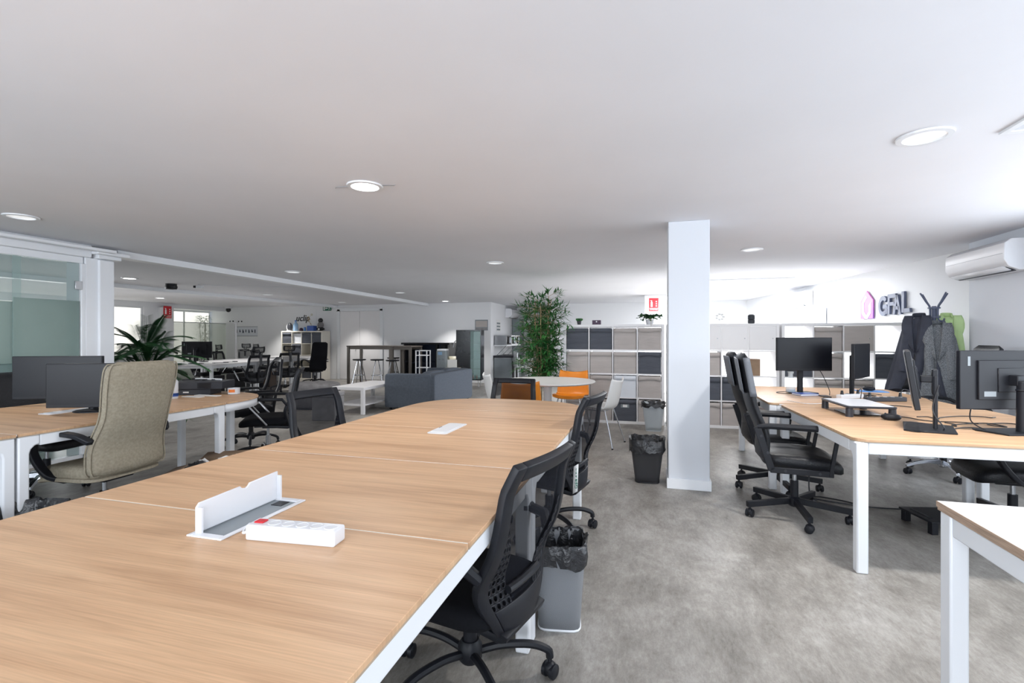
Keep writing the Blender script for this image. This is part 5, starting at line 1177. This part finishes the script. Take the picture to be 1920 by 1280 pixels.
for k in range(4):
    o = tag(MB().b2((-.09, -.22, 0), (.09, .22, .42)).build('desktop_computer', 'black'), 'black desktop computer under the far white desks, '+('nearest of four', 'second nearest of four', 'third nearest of four', 'farthest of four')[k], 'computer', 'desktop computers under the far desks'); p = fd(.75, .35+.75*k); o.location = (p[0], p[1], 0); o.rotation_euler = (0, 0, fa)
# meeting room behind the glass
t = thing('armchair', 'dark grey armchair behind the glass partition at the left edge', 'armchair', (-7.3, 2.35, 0), 20); cush('seat_cushion', (0, 0, .38), (.9, .8, .28), 'velvet', t); cush('backrest', (0, .36, .66), (.95, .22, .70), 'velvet', t)
for s in (-1, 1): cush('armrest', (s*.46, 0, .42), (.18, .84, .5), 'velvet', t)
MB().b2((-.4, -.35, 0), (.4, .38, .26)).build('plinth', 'black', t)
t = thing('low_bookcase', 'low dark bookcase behind the glass partition', 'bookcase', (-7.1, 3.55, 0), 24)
for a, b, nm in (((-.65, -.2, .95), (.65, .2, 1.05), 'top'), ((-.65, -.2, 0), (-.6, .2, .95), 'side_panel'), ((.6, -.2, 0), (.65, .2, .95), 'side_panel'), ((-.6, .17, .05), (.6, .2, .95), 'back_panel'), ((-.6, -.19, .42), (.6, .17, .45), 'shelf'), ((-.6, -.19, .02), (.6, .17, .05), 'shelf')): MB().b2(a, b).build(nm, 'dark', t)
tag(MB().b2((-.13, -.1, 0), (.13, .1, .2)).build('cardboard_box', 'card', loc=(-7.37, 3.42, .4505)), 'brown cardboard box in the dark bookcase behind the glass', 'box')

# ------------------------------------------------------------------ ceiling fixtures
LG = 'recessed ceiling downlights'
lights = [(-1.78, 2.80, 1, 'lit ceiling downlight with bent clip marks above the long table'), (-4.91, 2.75, 0, 'unlit ceiling downlight at the left edge above the left desks'), (1.28, 2.85, 0, 'large ceiling downlight at the upper right'), (1.08, 6.0, 0, 'unlit ceiling downlight right of the pillar'),
 (-1.97, 6.15, 0, 'unlit ceiling downlight beyond the long table, near the middle'), (-5.15, 6.18, 0, 'unlit ceiling downlight above the sofa side, right of the first ceiling beam'), (-8.31, 6.11, 1, 'lit ceiling downlight between the two left beams'), (-11.73, 9.37, 1, 'bright lit ceiling downlight by the far left extinguisher sign'),
 (-5.35, 12.3, 1, 'lit ceiling downlight above the black counter'), (-8.3, 11.9, 0, 'ceiling downlight in front of the double door'), (-8.45, 9.3, 0, 'ceiling downlight between the left beams above the far desks'), (-10.9, 12.2, 0, 'ceiling downlight above the cream shelf'), (-5.3, 9.7, 0, 'ceiling downlight above the sofa')]
for x, y, on, lb in lights:
    t = thing('downlight', lb, 'ceiling light', (x, y, ZC), 0, LG)
    MB().lathe([(.085, -.001), (.115, -.001), (.112, -.010), (.088, -.012), (.085, -.001)], n=32, caps=False).build('trim_ring', 'white', t)
    MB().lathe([(.001, -.004), (.087, -.004), (.087, -.0015), (.001, -.0015)], n=28).build('lens', 'lit' if on else 'lens', t)
    if x == -1.78:
        for s in (-1, 1): g = MB(); g.tube([(s*.115, s*.02, -.004), (s*.19, s*.035, -.006), (s*.205, s*.02, -.006)], .003, 5); g.build('clip', 'steel', t)
t = thing('access_panel', 'white square access panel in the ceiling at the upper right', 'ceiling panel', (1.93, 2.76, ZC-.001), 0)
for a, b in (((-.33, -.14), (-.30, .14)), ((.30, -.14), (.33, .14)), ((-.30, -.14), (.30, -.11)), ((-.30, .11), (.30, .14))): MB().b2((*a, -.012), (*b, 0)).build('panel_frame', 'white', t)
MB().b2((-.30, -.11, -.005), (.30, .11, 0)).build('panel_board', 'shade_palegrey', t)
t = thing('ceiling_speaker', 'round black device on the ceiling between the left beams', 'speaker', (-8.5, 7.0, ZC)); MB().lathe([(.02, -.10), (.09, -.095), (.10, -.06), (.10, -.04), (.09, -.035), (.09, 0)], n=24).build('body', 'black', t); MB().lathe([(.0, -.102), (.05, -.1005)][::-1], n=16).build('grille', 'dark', t)
t = thing('ceiling_projector', 'small white and black device on the ceiling right of the round black one', 'ceiling device', (-8.1, 7.2, ZC), 20); MB().b2((-.02, -.04, -.07), (.09, .04, -.02)).b2((.0, -.01, -.02), (.02, .01, 0)).build('body', 'whiteplastic', t, bevel=.006); MB().b2((-.07, -.03, -.065), (-.021, .03, -.025)).build('lens_head', 'black', t, bevel=.004)
cablething('thin cable along the ceiling from the white and black device', [(-8.0, 7.22, ZC-.006), (-7.6, 7.5, ZC-.006), (-7.0, 7.9, ZC-.006), (-6.4, 8.0, ZC-.006)], .003, 'shade_palegrey')
